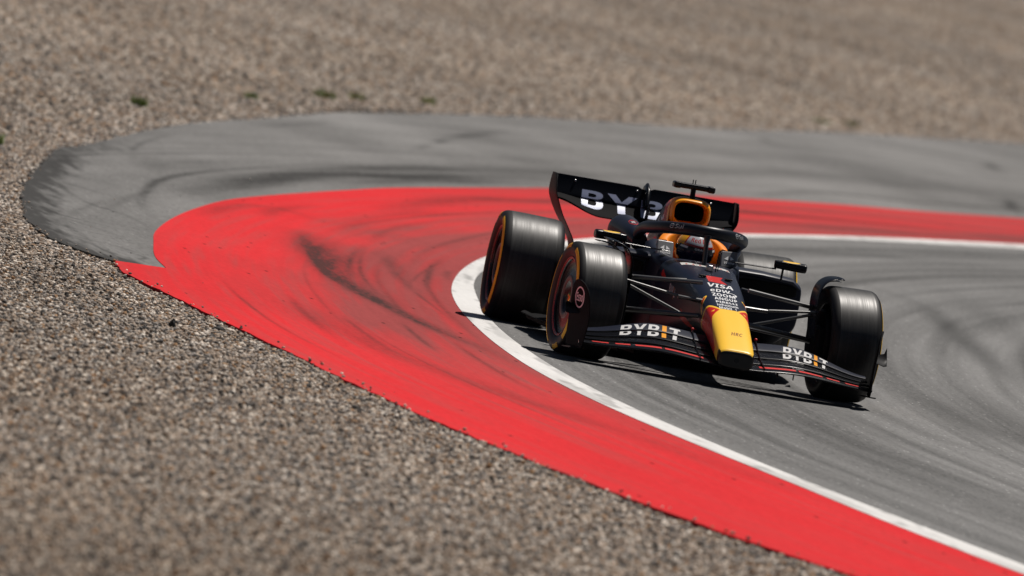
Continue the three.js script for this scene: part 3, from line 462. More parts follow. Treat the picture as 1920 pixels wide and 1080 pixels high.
// halo
const haloMat = phy(lin(0.006, 0.008, 0.015), 0.38, { specularIntensity: 0.7 });
{ const h = group('halo', car), path = [V(-0.30, 0.70, -2.02), V(-0.318, 0.775, -1.86), V(-0.318, 0.826, -1.62), V(-0.292, 0.846, -1.38), V(-0.215, 0.868, -1.16), V(-0.10, 0.880, -1.03), V(0, 0.882, -1.0), V(0.10, 0.880, -1.03), V(0.215, 0.868, -1.16), V(0.292, 0.846, -1.38), V(0.318, 0.826, -1.62), V(0.318, 0.775, -1.86), V(0.30, 0.70, -2.02)];
  const cur = new THREE.CatmullRomCurve3(path), rings = []; for (let k = 0; k <= 72; k++) { const u = k / 72, p = cur.getPointAt(u), t = cur.getTangentAt(u), o = V(t.z, 0, -t.x).normalize(), up = V(0, 0, 0).crossVectors(t, o).normalize(); if (up.y < 0) up.negate(); const r = []; for (let i = 0; i < 18; i++) { const a = i / 18 * Math.PI * 2; r.push(p.clone().addScaledVector(o, 0.033 * Math.cos(a)).addScaledVector(up, 0.040 * pw(Math.sin(a), 0.85))); } rings.push(r); }
  add('hoop', loft(rings), haloMat, h);
  const st = []; for (let k = 0; k <= 8; k++) { const t = k / 8, y = lerp(0.66, 0.865, t), z = lerp(-0.90, -0.985, t), w = 0.10 + 0.08 * Math.max(0, t - 0.75); st.push({ le: V(0, y, z + 0.045 + (w - 0.1) * 0.5), te: V(0, y, z - w), t: 0.026 + 0.03 * Math.max(0, t - 0.8) * 5 }); }
  add('pillar', foil(st, V(1, 0, 0)), haloMat, h);
  const logo = print(256, 110, (g, W, H) => { g.clearRect(0, 0, W, H); g.strokeStyle = '#c9ccd0'; g.lineWidth = 8; g.beginPath(); g.ellipse(52, 58, 26, 34, 0, 0.5, 6.6); g.stroke(); g.beginPath(); g.moveTo(40, 66); g.quadraticCurveTo(50, 40, 64, 62); g.stroke(); g.font = '86px sans-serif'; g.fillStyle = '#c9ccd0'; g.fillText('Sui', 94, 88); }, { roughness: 0.4 });
  for (const [u0, u1] of [[0.385, 0.45], [0.58, 0.645]]) add('lettering', gridGeo(10, 4, (u, v) => { const uu = lerp(u0, u1, u), p = cur.getPointAt(uu), t = cur.getTangentAt(uu), o = V(t.z, 0, -t.x).normalize(); if (o.z < 0) o.negate(); const a = lerp(-0.25, 0.95, v); return p.addScaledVector(o, 0.0345 * Math.cos(a)).add(V(0, 0.0415 * Math.sin(a), 0)); }), logo, h);
  both(s => add('mount_cover', at(new THREE.SphereGeometry(0.018, 12, 8), s * 0.33, 0.785, -1.80), steel, h)); }

// --- bodywork behind the cockpit
const bodyRows = interpStations([[-1.80, 0.30, 0.735, 0.12, 3.2], [-2.1, 0.34, 0.73, 0.10, 3], [-2.6, 0.33, 0.67, 0.08, 2.8], [-3.1, 0.24, 0.58, 0.09, 2.6], [-3.6, 0.15, 0.50, 0.14, 2.4], [-4.0, 0.09, 0.42, 0.2, 2.4]], 30);
add('engine_cover', loft(bodyRows.map(r => sring(r[0], 0, r[1], r[2], r[3], r[4], 40))), navy, car);
const spineRows = interpStations([[-1.92, 0.137, 1.052, 0.66, 3.2], [-2.0, 0.143, 1.054, 0.60, 3.0], [-2.25, 0.140, 1.03, 0.5, 2.6], [-2.6, 0.115, 0.955, 0.45, 2.3], [-3.0, 0.085, 0.85, 0.4, 2.2], [-3.4, 0.05, 0.74, 0.38, 2.2], [-3.85, 0.025, 0.60, 0.35, 2.2]], 34);
const spineMap = canvasTex(512, 512, (g, W, H) => { g.fillStyle = '#141926'; g.fillRect(0, 0, W, H); g.fillStyle = '#f7a31c'; g.fillRect(0, H * 0.855, W, H * 0.145);
  g.fillStyle = '#c8231a'; g.beginPath(); for (let k = 0; k <= 40; k++) { const x = k / 40 * W, y = H * (0.80 - 0.07 * Math.abs(Math.sin(k * 1.3)) - 0.04 * (k % 2)); k ? g.lineTo(x, y) : g.moveTo(x, y); } g.lineTo(W, H * 0.88); for (let k = 40; k >= 0; k--) g.lineTo(k / 40 * W, H * (0.875 + 0.03 * Math.sin(k * 2.1))); g.fill();
  g.strokeStyle = '#e2a020'; g.lineWidth = 7; for (const c of [0.36, 0.42, 0.58, 0.64]) { g.beginPath(); g.moveTo(W * c, H * 0.86); g.quadraticCurveTo(W * (c + 0.02), H * 0.82, W * (c - 0.01), H * 0.77); g.stroke(); } });
add('engine_spine', loft(spineRows.map(r => sring(r[0], 0, r[1], r[2], r[3], r[4], 40, 0.72)), { capA: false }), phy(0xffffff, 0.42, { map: spineMap, clearcoat: 0.2 }), car);
{ // air intake above the driver's head: rolled lip, dark throat
  const N = 48, ringAt = (w, h, z, cy, n = 3.2) => { const r = []; for (let i = 0; i < N; i++) { const a = i / N * Math.PI * 2; r.push(V(w * pw(Math.cos(a), 2 / n), cy + h * pw(Math.sin(a), 2 / n), z)); } return r; };
  const I = group('air_intake', car);
  add('lip', loft([ringAt(0.139, 0.104, -1.985, 0.950), ringAt(0.137, 0.101, -1.945, 0.953), ringAt(0.132, 0.095, -1.910, 0.954), ringAt(0.124, 0.086, -1.880, 0.955), ringAt(0.114, 0.075, -1.868, 0.956), ringAt(0.109, 0.069, -1.876, 0.956), ringAt(0.107, 0.066, -1.915, 0.956), ringAt(0.10, 0.06, -2.0, 0.955)], { capA: false, capB: false }), orange, I);
  add('throat', loft([ringAt(0.1065, 0.0655, -1.93, 0.956), ringAt(0.10, 0.06, -2.1, 0.95), ringAt(0.07, 0.05, -2.35, 0.93)], { capA: false }), std(lin(0.004, 0.004, 0.004), 0.9), I);
  const fr = interpStations([[-1.60, 0.115, 0.74, 0.55, 3], [-1.70, 0.15, 0.80, 0.5, 3], [-1.85, 0.155, 0.87, 0.5, 3], [-1.96, 0.15, 0.90, 0.5, 3]], 12);
  add('roll_hoop_fairing', loft(fr.map(r => sring(r[0], 0, r[1], r[2], r[3], r[4], 32))), headrestMat, car); }
// T camera
{ const t = group('roll_hoop_camera', car); add('mast', foil([{ le: V(0, 1.03, -1.90), te: V(0, 1.03, -2.02), t: 0.045 }, { le: V(0, 1.08, -1.92), te: V(0, 1.08, -2.01), t: 0.032 }, { le: V(0, 1.12, -1.92), te: V(0, 1.12, -2.02), t: 0.034 }], V(1, 0, 0)), carbon, t);
  add('camera_bar', at(new RoundedBoxGeometry(0.265, 0.036, 0.085, 4, 0.014), 0, 1.126, -1.965), gloss, t); both(s => add('pod', at(new RoundedBoxGeometry(0.05, 0.042, 0.11, 4, 0.014), s * 0.112, 1.125, -1.955), gloss, t));
  both(s => add('pin', tube([V(s * 0.008, 1.14, -1.97), V(s * 0.008, 1.172, -1.97)], 0.0035, 2, 6), gloss, t)); }
// shoulder bulges that run back from the halo legs
const bulgePrint = print(256, 80, (g, W, H) => { g.clearRect(0, 0, W, H); g.strokeStyle = '#d8353a'; g.lineWidth = 7; g.beginPath(); g.ellipse(128, 40, 118, 30, 0, 0, 7); g.stroke(); g.font = 'bold 40px sans-serif'; g.fillStyle = '#e8dede'; g.textAlign = 'center'; g.fillText('Mobil', 128, 54); });
both(s => { const rows = interpStations([[-1.86, 0.300, 0.725, 0.05, 0.05], [-2.0, 0.318, 0.755, 0.068, 0.062], [-2.25, 0.325, 0.770, 0.083, 0.077], [-2.55, 0.322, 0.772, 0.095, 0.085], [-2.9, 0.29, 0.72, 0.085, 0.085], [-3.3, 0.22, 0.60, 0.07, 0.08], [-3.7, 0.15, 0.5, 0.04, 0.05]], 24);
  const b = group('shoulder_cover', car), q = (r, a, o = 0) => V(s * (r[1] + (r[3] + o) * Math.cos(a)), r[2] + (r[4] + o) * Math.sin(a), r[0]);
  add('skin', loft(rows.map(r => { const o = []; for (let i = 0; i < 28; i++) o.push(q(r, s * (i / 28 * Math.PI * 2))); return o; })), navy, b);
  add('lettering', gridGeo(10, 3, (u, v) => { const t = lerp(4, 7, 1 - v), i = Math.floor(t), r = rows[i].map((x, c) => lerp(x, rows[i + 1][c], t - i)); return q(r, s > 0 ? lerp(1.85, 1.05, u) : lerp(1.05, 1.85, u), 0.002); }), bulgePrint, b); });

// --- sidepods
both(s => {
  const rows = interpStations([[-1.44, 0.50, 0.225, 0.640, 0.30, 4.6], [-1.47, 0.50, 0.240, 0.656, 0.285, 4.8], [-1.7, 0.50, 0.250, 0.664, 0.24, 4.4], [-2.1, 0.48, 0.265, 0.64, 0.16, 3.8], [-2.6, 0.42, 0.26, 0.565, 0.10, 3.2], [-3.0, 0.33, 0.2, 0.47, 0.08, 2.8], [-3.35, 0.22, 0.12, 0.36, 0.08, 2.5]], 30);
  const p = group('sidepod', car);
  add('skin', loft(rows.map(r => sring(r[0], s * r[1], r[2], r[3], r[4], r[5], 40, 0.6))), navy, p);
  add('inlet', loft([sring(-1.432, s * 0.505, 0.19, 0.615, 0.545, 5, 32), sring(-1.437, s * 0.505, 0.196, 0.62, 0.54, 5, 32)]), std(lin(0.003, 0.003, 0.003), 0.95), p);
  add('inlet_tray', foil([{ le: V(s * 0.24, 0.655, -1.30), te: V(s * 0.24, 0.668, -1.62), t: 0.046 }, { le: V(s * 0.45, 0.652, -1.33), te: V(s * 0.45, 0.67, -1.62), t: 0.048 }, { le: V(s * 0.66, 0.637, -1.38), te: V(s * 0.66, 0.655, -1.62), t: 0.046 }, { le: V(s * 0.72, 0.60, -1.42), te: V(s * 0.725, 0.615, -1.62), t: 0.02 }]), navy, p);
});
// mirrors
const ovalPrint = canvasTex(256, 96, (g, W, H) => { g.fillStyle = '#0d0f14'; g.fillRect(0, 0, W, H); g.fillStyle = '#f2c22a'; g.beginPath(); g.ellipse(128, 48, 118, 40, 0, 0, 7); g.fill(); g.fillStyle = '#d8892a'; g.font = 'bold 34px sans-serif'; g.textAlign = 'center'; g.fillText('BULL', 138, 60); g.fillStyle = '#c8301f'; g.beginPath(); g.arc(62, 48, 10, 0, 7); g.fill(); });
both(s => { const m = group('mirror', car); m.position.set(s * 0.592, 0.750, -1.16); m.rotation.y = s * -0.04;
  const prof = [[-0.102, 0.020, 0.020], [-0.095, 0.026, 0.030], [0, 0.029, 0.042], [0.085, 0.030, 0.05], [0.1, 0.026, 0.046], [0.104, 0.018, 0.036]];
  add('housing', loft(interpStations(prof, 20).map(([x, h, d]) => { const r = []; for (let i = 0; i < 24; i++) { const a = s * i / 24 * Math.PI * 2; r.push(V(s * x, h * pw(Math.sin(a), 0.7), d * pw(Math.cos(a), 0.7) - 0.005)); } return r; })), gloss, m);
  add('badge', gridGeo(12, 5, (u, v) => V(lerp(-0.062, 0.062, u), 0.0312 - 0.010 * Math.pow(1 - v, 2.2) + 0.0, lerp(0.040, 0.0, v))), std(0xffffff, 0.42, { map: ovalPrint }), m);
  add('mirror_glass', at(new RoundedBoxGeometry(0.17, 0.044, 0.006, 2, 0.002), 0, 0, -0.048), std(lin(0.7, 0.7, 0.72), 0.03, { metalness: 1 }), m);
  add('stay', arm(V(s * -0.40, -0.036, -0.02), V(s * -0.09, -0.030, -0.005), 0.05, 0.010), armMat, m); add('post', foil([{ le: V(s * -0.045, -0.10, 0.0), te: V(s * -0.045, -0.10, -0.05), t: 0.014 }, { le: V(s * -0.045, -0.02, 0.012), te: V(s * -0.045, -0.02, -0.035), t: 0.014 }], V(1, 0, 0)), gloss, m); });

// --- floor
{ const fl = [[0.30, -0.72], [0.56, -0.86], [0.70, -1.10], [0.74, -1.5], [0.79, -2.2], [0.80, -2.9], [0.72, -3.12], [0.545, -3.22], [0.53, -3.9], [0.45, -4.05]], pts = [...fl, ...fl.map(([x, z]) => [-x, z]).reverse()];
  const sh = new THREE.Shape(pts.map(([x, z]) => new THREE.Vector2(x, -z))); add('floor', at(new THREE.ExtrudeGeometry(sh, { depth: 0.02, bevelEnabled: true, bevelThickness: 0.006, bevelSize: 0.006, bevelSegments: 2 }).rotateX(-Math.PI / 2), 0, 0.075, 0), matteBlack, car);
  both(s => { add('floor_edge', foil([[0.72, -1.2], [0.80, -1.6], [0.845, -2.2], [0.85, -2.8], [0.80, -3.05]].map(([x, z]) => ({ le: V(s * (x + 0.01), 0.11, z), te: V(s * (x - 0.08), 0.085, z), t: 0.012 }))), matteBlack, car);
    for (const [x, l] of [[0.36, 0.3], [0.47, 0.3], [0.58, 0.26], [0.68, 0.2]]) add('floor_fence', foil([{ le: V(s * x, 0.045, -0.80), te: V(s * (x + 0.05), 0.045, -0.80 - l - 0.15), t: 0.008 }, { le: V(s * x, 0.22 - x * 0.1, -0.82), te: V(s * (x + 0.04), 0.17, -0.82 - l), t: 0.008 }], V(1, 0, 0)), carbon, car); });
  add('diffuser', gridGeo(6, 10, (u, v) => V(lerp(-0.5, 0.5, u), 0.09 + 0.26 * v * v, lerp(-3.45, -4.25, v))), carbon, car);
  add('rear_crash_structure', loft([[-3.9, 0.07, 0.36, 0.2], [-4.2, 0.06, 0.34, 0.22], [-4.45, 0.04, 0.32, 0.24]].map(r => sring(r[0], 0, r[1], r[2], r[3], 3, 24))), carbon, car);
  add('rain_light', at(new RoundedBoxGeometry(0.05, 0.07, 0.012, 2, 0.003), 0, 0.28, -4.455), std(lin(0.35, 0.01, 0.01), 0.3), car); }

// --- front wing
const fwZ = x => 1.075 - 0.30 * Math.pow(Math.min(1, Math.abs(x) / 0.93), 1.7), fwC = x => lerp(0.60, 0.40, smooth(0.1, 0.95, Math.abs(x))), fwY = x => { const a = Math.abs(x); return 0.137 + 0.022 * Math.exp(-(((a - 0.42) / 0.22) ** 2)) - 0.012 * smooth(0.6, 0.93, a); }, fwH = x => lerp(0.145, 0.075, smooth(0.45, 0.95, Math.abs(x)));
const sect = (x, c, dy = 0) => V(x, fwY(x) + fwH(x) * Math.pow(c, 1.55) + dy, fwZ(x) - fwC(x) * c);
const fw = group('front_wing', car), cuts = [[0, 0.33, 0.020], [0.315, 0.56, 0.014], [0.54, 0.79, 0.012], [0.77, 1.0, 0.010]];
const span = (x0, x1, n, c0, c1, t, lift) => { const st = []; for (let k = 0; k <= n; k++) { const x = lerp(x0, x1, k / n); st.push({ le: sect(x, c0, lift), te: sect(x, c1), t: t, c: 0.0 }); } return st; };
add('main_plane', foil(span(-0.945, 0.945, 40, ...cuts[0], 0)), gloss, fw);
const bybit = (flip) => canvasTex(1024, 384, (g, W, H) => { g.clearRect(0, 0, W, H); g.font = 'italic bold 400px sans-serif'; g.textBaseline = 'alphabetic'; g.fillStyle = '#d6d6d6'; const put = (s, x, w) => { g.save(); g.translate(x, H - 26); g.scale(w / g.measureText(s).width, 1.12); g.fillText(s, 0, 0); g.restore(); };
  put('BYB', 20, 640); g.fillStyle = '#f0a020'; g.beginPath(); g.moveTo(690, H - 26); g.lineTo(760, H - 26); g.lineTo(815, 20); g.lineTo(745, 20); g.fill(); g.fillStyle = '#d6d6d6'; put('T', 775, 230); });
const bybitTex = bybit();
function lettered(st, xa, xb, ca, cb, va, vb, parent, name = 'lettering', tex = bybitTex, n = 20) { // part of the print that falls on one flap: v from va to vb
  const x0 = st[0].le.x, x1 = st[st.length - 1].le.x, f = foilPatch(st, (xa - x0) / (x1 - x0), (xb - x0) / (x1 - x0), ca, cb, 0.0012), g = gridGeo(n, 4, f), uv = g.attributes.uv;
  for (let i = 0; i < uv.count; i++) uv.setY(i, lerp(va, vb, uv.getY(i)));
  return add(name, g, new THREE.MeshStandardMaterial({ map: tex, transparent: true, roughness: 0.35 }), parent);
}
both(s => {
  cuts.slice(1).forEach(([c0, c1, t], k) => {
    const st = span(s > 0 ? 0.105 : -0.94, s > 0 ? 0.94 : -0.105, 24, c0, c1, t, 0.010), f = group('flap', fw);
    add('blade', foil(st), k === 2 ? navy : gloss, f);
    if (k >= 1) lettered(st, s > 0 ? 0.345 : -0.70, s > 0 ? 0.675 : -0.285, 0.06, 0.98, k === 1 ? 0.0 : 0.5, k === 1 ? 0.5 : 1, f);
  });
  const stripe = (name, xa, xb, c0, c1, mat) => add(name, gridGeo(14, 2, (u, v) => { const st = span(-0.945, 0.945, 40, ...cuts[0], 0); return foilPatch(st, (lerp(xa, xb, u) + 0.945) / 1.89, (lerp(xa, xb, u) + 0.945) / 1.89, c0, c1, 0.0012)(0, v); }), mat, fw);
  const m = v => s > 0 ? v : -v; for (const [a, b] of [[0.18, 0.42], [0.44, 0.60], [0.63, 0.72], [0.76, 0.86]]) stripe('red_stripe', Math.min(m(a), m(b)), Math.max(m(a), m(b)), 0.30, 0.62, redMat);
  // end plate, toed out, rounded top, with its dive plane and foot
  const rows = interpStations([[0.085, 0.930, 0.80, 0.975, 0.40], [0.14, 0.925, 0.85, 0.98, 0.40], [0.25, 0.917, 0.87, 0.985, 0.40], [0.36, 0.925, 0.86, 0.99, 0.41], [0.43, 0.935, 0.82, 0.992, 0.42], [0.475, 0.950, 0.74, 0.992, 0.45], [0.497, 0.965, 0.66, 0.99, 0.50], [0.504, 0.972, 0.61, 0.985, 0.54]], 26).map(([y, lx, lz, tx, tz]) => ({ le: V(s * lx, y, lz), te: V(s * tx, y, tz), t: 0.014, c: 0 }));
  const e = group('end_plate', fw); add('plate', foil(rows, V(s, 0, 0)), matteBlack, e);
  add('dive_plane', foil([{ le: V(s * 0.955, 0.30, 0.66), te: V(s * 0.985, 0.345, 0.44), t: 0.008 }, { le: V(s * 1.01, 0.285, 0.63), te: V(s * 1.03, 0.36, 0.45), t: 0.008 }, { le: V(s * 1.035, 0.29, 0.60), te: V(s * 1.04, 0.40, 0.46), t: 0.006 }], V(s, 1, 0)), carbon, e);
  add('foot_plate', foil([{ le: V(s * 0.90, 0.090, 0.80), te: V(s * 0.93, 0.075, 0.40), t: 0.010 }, { le: V(s * 0.985, 0.085, 0.72), te: V(s * 1.0, 0.07, 0.40), t: 0.010 }]), carbon, e);
  const esso = print(256, 320, (g, W, H) => { g.clearRect(0, 0, W, H); g.strokeStyle = '#e9c9d0'; g.lineWidth = 22; g.beginPath(); g.ellipse(128, 160, 108, 138, 0, 0, 7); g.stroke(); g.font = 'bold 130px sans-serif'; g.fillStyle = '#f0d4da'; g.textAlign = 'center'; g.save(); g.translate(128, 215); g.scale(0.62, 1.25); g.fillText('Esso', 0, 0); g.restore(); });
  add('lettering', gridGeo(6, 8, (u, v) => { const zz = s < 0 ? lerp(0.505, 0.745, u) : lerp(0.745, 0.505, u); const yy = lerp(0.325, 0.470, v); let q = 0; while (q < rows.length - 2 && rows[q + 1].le.y < yy) q++; const t = (q + clamp((yy - rows[q].le.y) / (rows[q + 1].le.y - rows[q].le.y))) / (rows.length - 1), st = rows; const c = clamp((lerp(rows[q].le.z, rows[q + 1].le.z, 0.5) - zz) / (lerp(rows[q].le.z, rows[q + 1].le.z, 0.5) - rows[q].te.z), 0.03, 0.97), g = foilPatch(st, t, t, c, c, 0.0015, V(s, 0, 0)); return g(0, 0); }), esso, e);
  const b = group('flap_adjuster', fw); add('bracket', foil([0.02, 0.4, 0.7, 1.0].map(c => { const p = sect(s * 0.205, c); return { le: p.clone().add(V(0, 0.022, 0.012)), te: p.clone().add(V(0, -0.005, -0.03)), t: 0.008 }; }), V(1, 0, 0)), gloss, b); const p = sect(s * 0.205, 1); add('knob', at(new THREE.SphereGeometry(0.010, 12, 8), p.x, p.y + 0.022, p.z + 0.01), redMat, b);
});

// --- front suspension
both(s => { const A = (n, a, b, c, t) => add(n, arm(V(s * a[0], a[1], a[2]), V(s * b[0], b[1], b[2]), c, t), armMat, car);
  A('upper_wishbone', [0.15, 0.600, 0.17], [0.62, 0.556, 0.0], 0.065, 0.028); A('upper_wishbone', [0.18, 0.585, -0.34], [0.62, 0.548, -0.03], 0.065, 0.018);
  A('track_rod', [0.16, 0.478, 0.16], [0.62, 0.535, 0.10], 0.05, 0.018); A('pull_rod', [0.17, 0.36, -0.02], [0.62, 0.515, -0.02], 0.04, 0.02);
  A('lower_wishbone', [0.15, 0.392, 0.22], [0.62, 0.350, 0.02], 0.07, 0.030); A('lower_wishbone', [0.2, 0.345, -0.40], [0.62, 0.335, -0.03], 0.07, 0.018); A('wishbone_fairing', [0.13, 0.490, 0.20], [0.29, 0.490, 0.17], 0.08, 0.026);
  A('rear_upper_wishbone', [0.10, 0.44, -3.35], [0.56, 0.50, -3.58], 0.07, 0.02); A('rear_lower_wishbone', [0.12, 0.22, -3.30], [0.56, 0.20, -3.56], 0.08, 0.024); A('rear_push_rod', [0.12, 0.42, -3.62], [0.56, 0.24, -3.60], 0.05, 0.02); A('drive_shaft', [0.08, 0.33, -3.62], [0.58, 0.35, -3.60], 0.05, 0.04); });

// --- wheels
const treadTex = (() => { const n = 512, a = new Uint8Array(n * 64 * 4); for (let j = 0; j < 64; j++) for (let i = 0; i < n; i++) { const v = 0.020 + 0.016 * (fbm(i * 0.05, 0.3, 2) - 0.5) + 0.02 * (vn(i * 0.33, j * 0.02) - 0.5) + 0.012 * (vn(i * 0.9, j * 0.5) - 0.5); const c = toS(Math.max(0.006, v)), k = (j * n + i) * 4; a.set([c, c, c, 255], k); } const t = new THREE.DataTexture(a, n, 64); t.colorSpace = THREE.SRGBColorSpace; t.wrapS = t.wrapT = THREE.RepeatWrapping; t.magFilter = THREE.LinearFilter; t.needsUpdate = true; return t; })();
const treadRough = (() => { const n = 512, a = new Uint8Array(n * 4 * 4); for (let j = 0; j < 4; j++) for (let i = 0; i < n; i++) { const v = 255 * clamp(0.47 + 0.16 * (fbm(i * 0.12, 4.7, 3) - 0.5) + 0.12 * (vn(i * 0.5, 1.1) - 0.5)); a.set([v, v, v, 255], (j * n + i) * 4); } const t = new THREE.DataTexture(a, n, 4); t.wrapS = t.wrapT = THREE.RepeatWrapping; t.magFilter = THREE.LinearFilter; t.needsUpdate = true; return t; })();
const treadMat = std(0xffffff, 1, { map: treadTex, roughnessMap: treadRough }), coverMat = phy(lin(0.012, 0.012, 0.013), 0.25), greyRing = std(lin(0.11, 0.10, 0.095), 0.45, { metalness: 0.5 }), stripeMat = std(lin(0.85, 0.50, 0.02), 0.6), nutMat = std(lin(0.55, 0.30, 0.06), 0.25, { metalness: 1 });
function wheel(name, s, hw, x, z, steer) {
  const w = group(name, car); w.position.set(s * x, 0.36, z); w.rotation.set(0, steer, s * 0.03);
  const L = (pts, seg = 96, a0 = 0, al = Math.PI * 2) => { const g = new THREE.LatheGeometry(pts.map(([r, a]) => new THREE.Vector2(r, a * s)), seg, a0, al); g.rotateZ(-Math.PI / 2); g.rotateX(Math.PI / 2); g.computeVertexNormals(); return g; }; // a > 0 is outboard
  const side = sg => [[0.255, 0.86], [0.268, 0.93], [0.285, 0.965], [0.305, 0.99], [0.322, 0.985], [0.337, 0.955], [0.348, 0.90], [0.3555, 0.82], [0.3585, 0.72]].map(([r, k]) => [r, sg * k * hw]);
  const crown = []; for (let k = 0; k <= 16; k++) { const t = lerp(-0.72, 0.72, k / 16); crown.push([0.3585 + 0.0015 * (1 - (t / 0.72) ** 2), t * hw]); }
  const tg = L(crown, 128), uv = tg.attributes.uv; for (let i = 0; i < uv.count; i++) uv.setXY(i, uv.getY(i), uv.getX(i) * 6);
  add('tread', tg, treadMat, w); add('outer_sidewall', L(side(1)), rubberMat, w); add('inner_sidewall', L(side(-1)), rubberMat, w);
  const arc = [[0.312, 0.9935], [0.322, 0.991], [0.334, 0.968], [0.341, 0.943]].map(([r, k]) => [r + 0.0008, k * hw + 0.0012]);
  for (const [a0, al] of [[0.35, 2.1], [0.35 + Math.PI, 2.1]]) add('yellow_stripe', L(arc, 48, a0, al), stripeMat, w);
  for (const [a0, al] of [[2.75, 0.35], [2.75 + Math.PI, 0.35]]) add('yellow_stripe', L(arc, 12, a0, al), stripeMat, w);
  add('rim', L([[0.256, 0.84], [0.256, 0.885], [0.248, 0.90], [0.240, 0.865], [0.236, 0.80], [0.236, -0.80], [0.256, -0.86]].map(([r, k]) => [r, k * hw])), coverMat, w);
  add('rim_ring', L([[0.241, 0.868], [0.253, 0.895]].map(([r, k]) => [r, k * hw + 0.001])), redMat, w);  // narrow red ring following the rim edge
  add('wheel_cover', L([[0.2355, 0.78], [0.21, 0.74], [0.17, 0.76], [0.140, 0.80]].map(([r, k]) => [r, k * hw])), coverMat, w);
  add('cover_ring', L([[0.140, 0.80], [0.134, 0.83], [0.110, 0.83], [0.102, 0.78]].map(([r, k]) => [r, k * hw])), greyRing, w);
  add('dish', L([[0.102, 0.78], [0.085, 0.62], [0.055, 0.52], [0.0, 0.52]].map(([r, k]) => [r, k * hw])), coverMat, w);
  add('hub_nut', L([[0.034, 0.50], [0.034, 0.68], [0.028, 0.74], [0.012, 0.75], [0.010, 0.69], [0, 0.69]].map(([r, k]) => [r, k * hw]), 6), nutMat, w);
  add('brake_drum', L([[0, -0.78], [0.12, -1.04], [0.19, -1.04], [0.205, -0.95], [0.2, -0.7]].map(([r, k]) => [r, k * hw])), carbon, w);
  return w;
}
both(s => { const w = wheel('front_wheel', s, 0.168, 0.832, 0, 0.105);
  // wake deflector hugging the inner shoulder and arching over the tread
  const path = [[-0.215, -0.02], [-0.225, 0.10], [-0.228, 0.20], [-0.222, 0.29], [-0.195, 0.355], [-0.15, 0.390], [-0.10, 0.402], [-0.055, 0.402]], rows = interpStations(path.map(([x, y], i) => [x, y, lerp(0.14, 0.03, i / 7), lerp(0.24, 0.16, i / 7)]), 22);
  add('wake_deflector', foil(rows.map(([x, y, z, c]) => ({ le: V(s * x, y, z), te: V(s * x, y + 0.012, z - c), t: 0.012 })), V(-s, 0, 0)), gloss, w);
  add('deflector_strake', foil(rows.slice(11).map(([x, y, z, c]) => ({ le: V(s * (x + 0.02), y - 0.018 - 0.0, z - 0.16), te: V(s * (x + 0.02), y - 0.02, z - 0.30), t: 0.010 })), V(-s, 0, 0)), gloss, w);
  add('brake_scoop', at(new RoundedBoxGeometry(0.07, 0.24, 0.16, 4, 0.025), s * -0.19, -0.02, 0.08), carbon, w); });
both(s => { const w = wheel('rear_wheel', s, 0.212, 0.788, -3.6, 0); add('brake_scoop', at(new RoundedBoxGeometry(0.05, 0.3, 0.2, 4, 0.02), s * -0.235, 0.02, 0.08), carbon, w); });

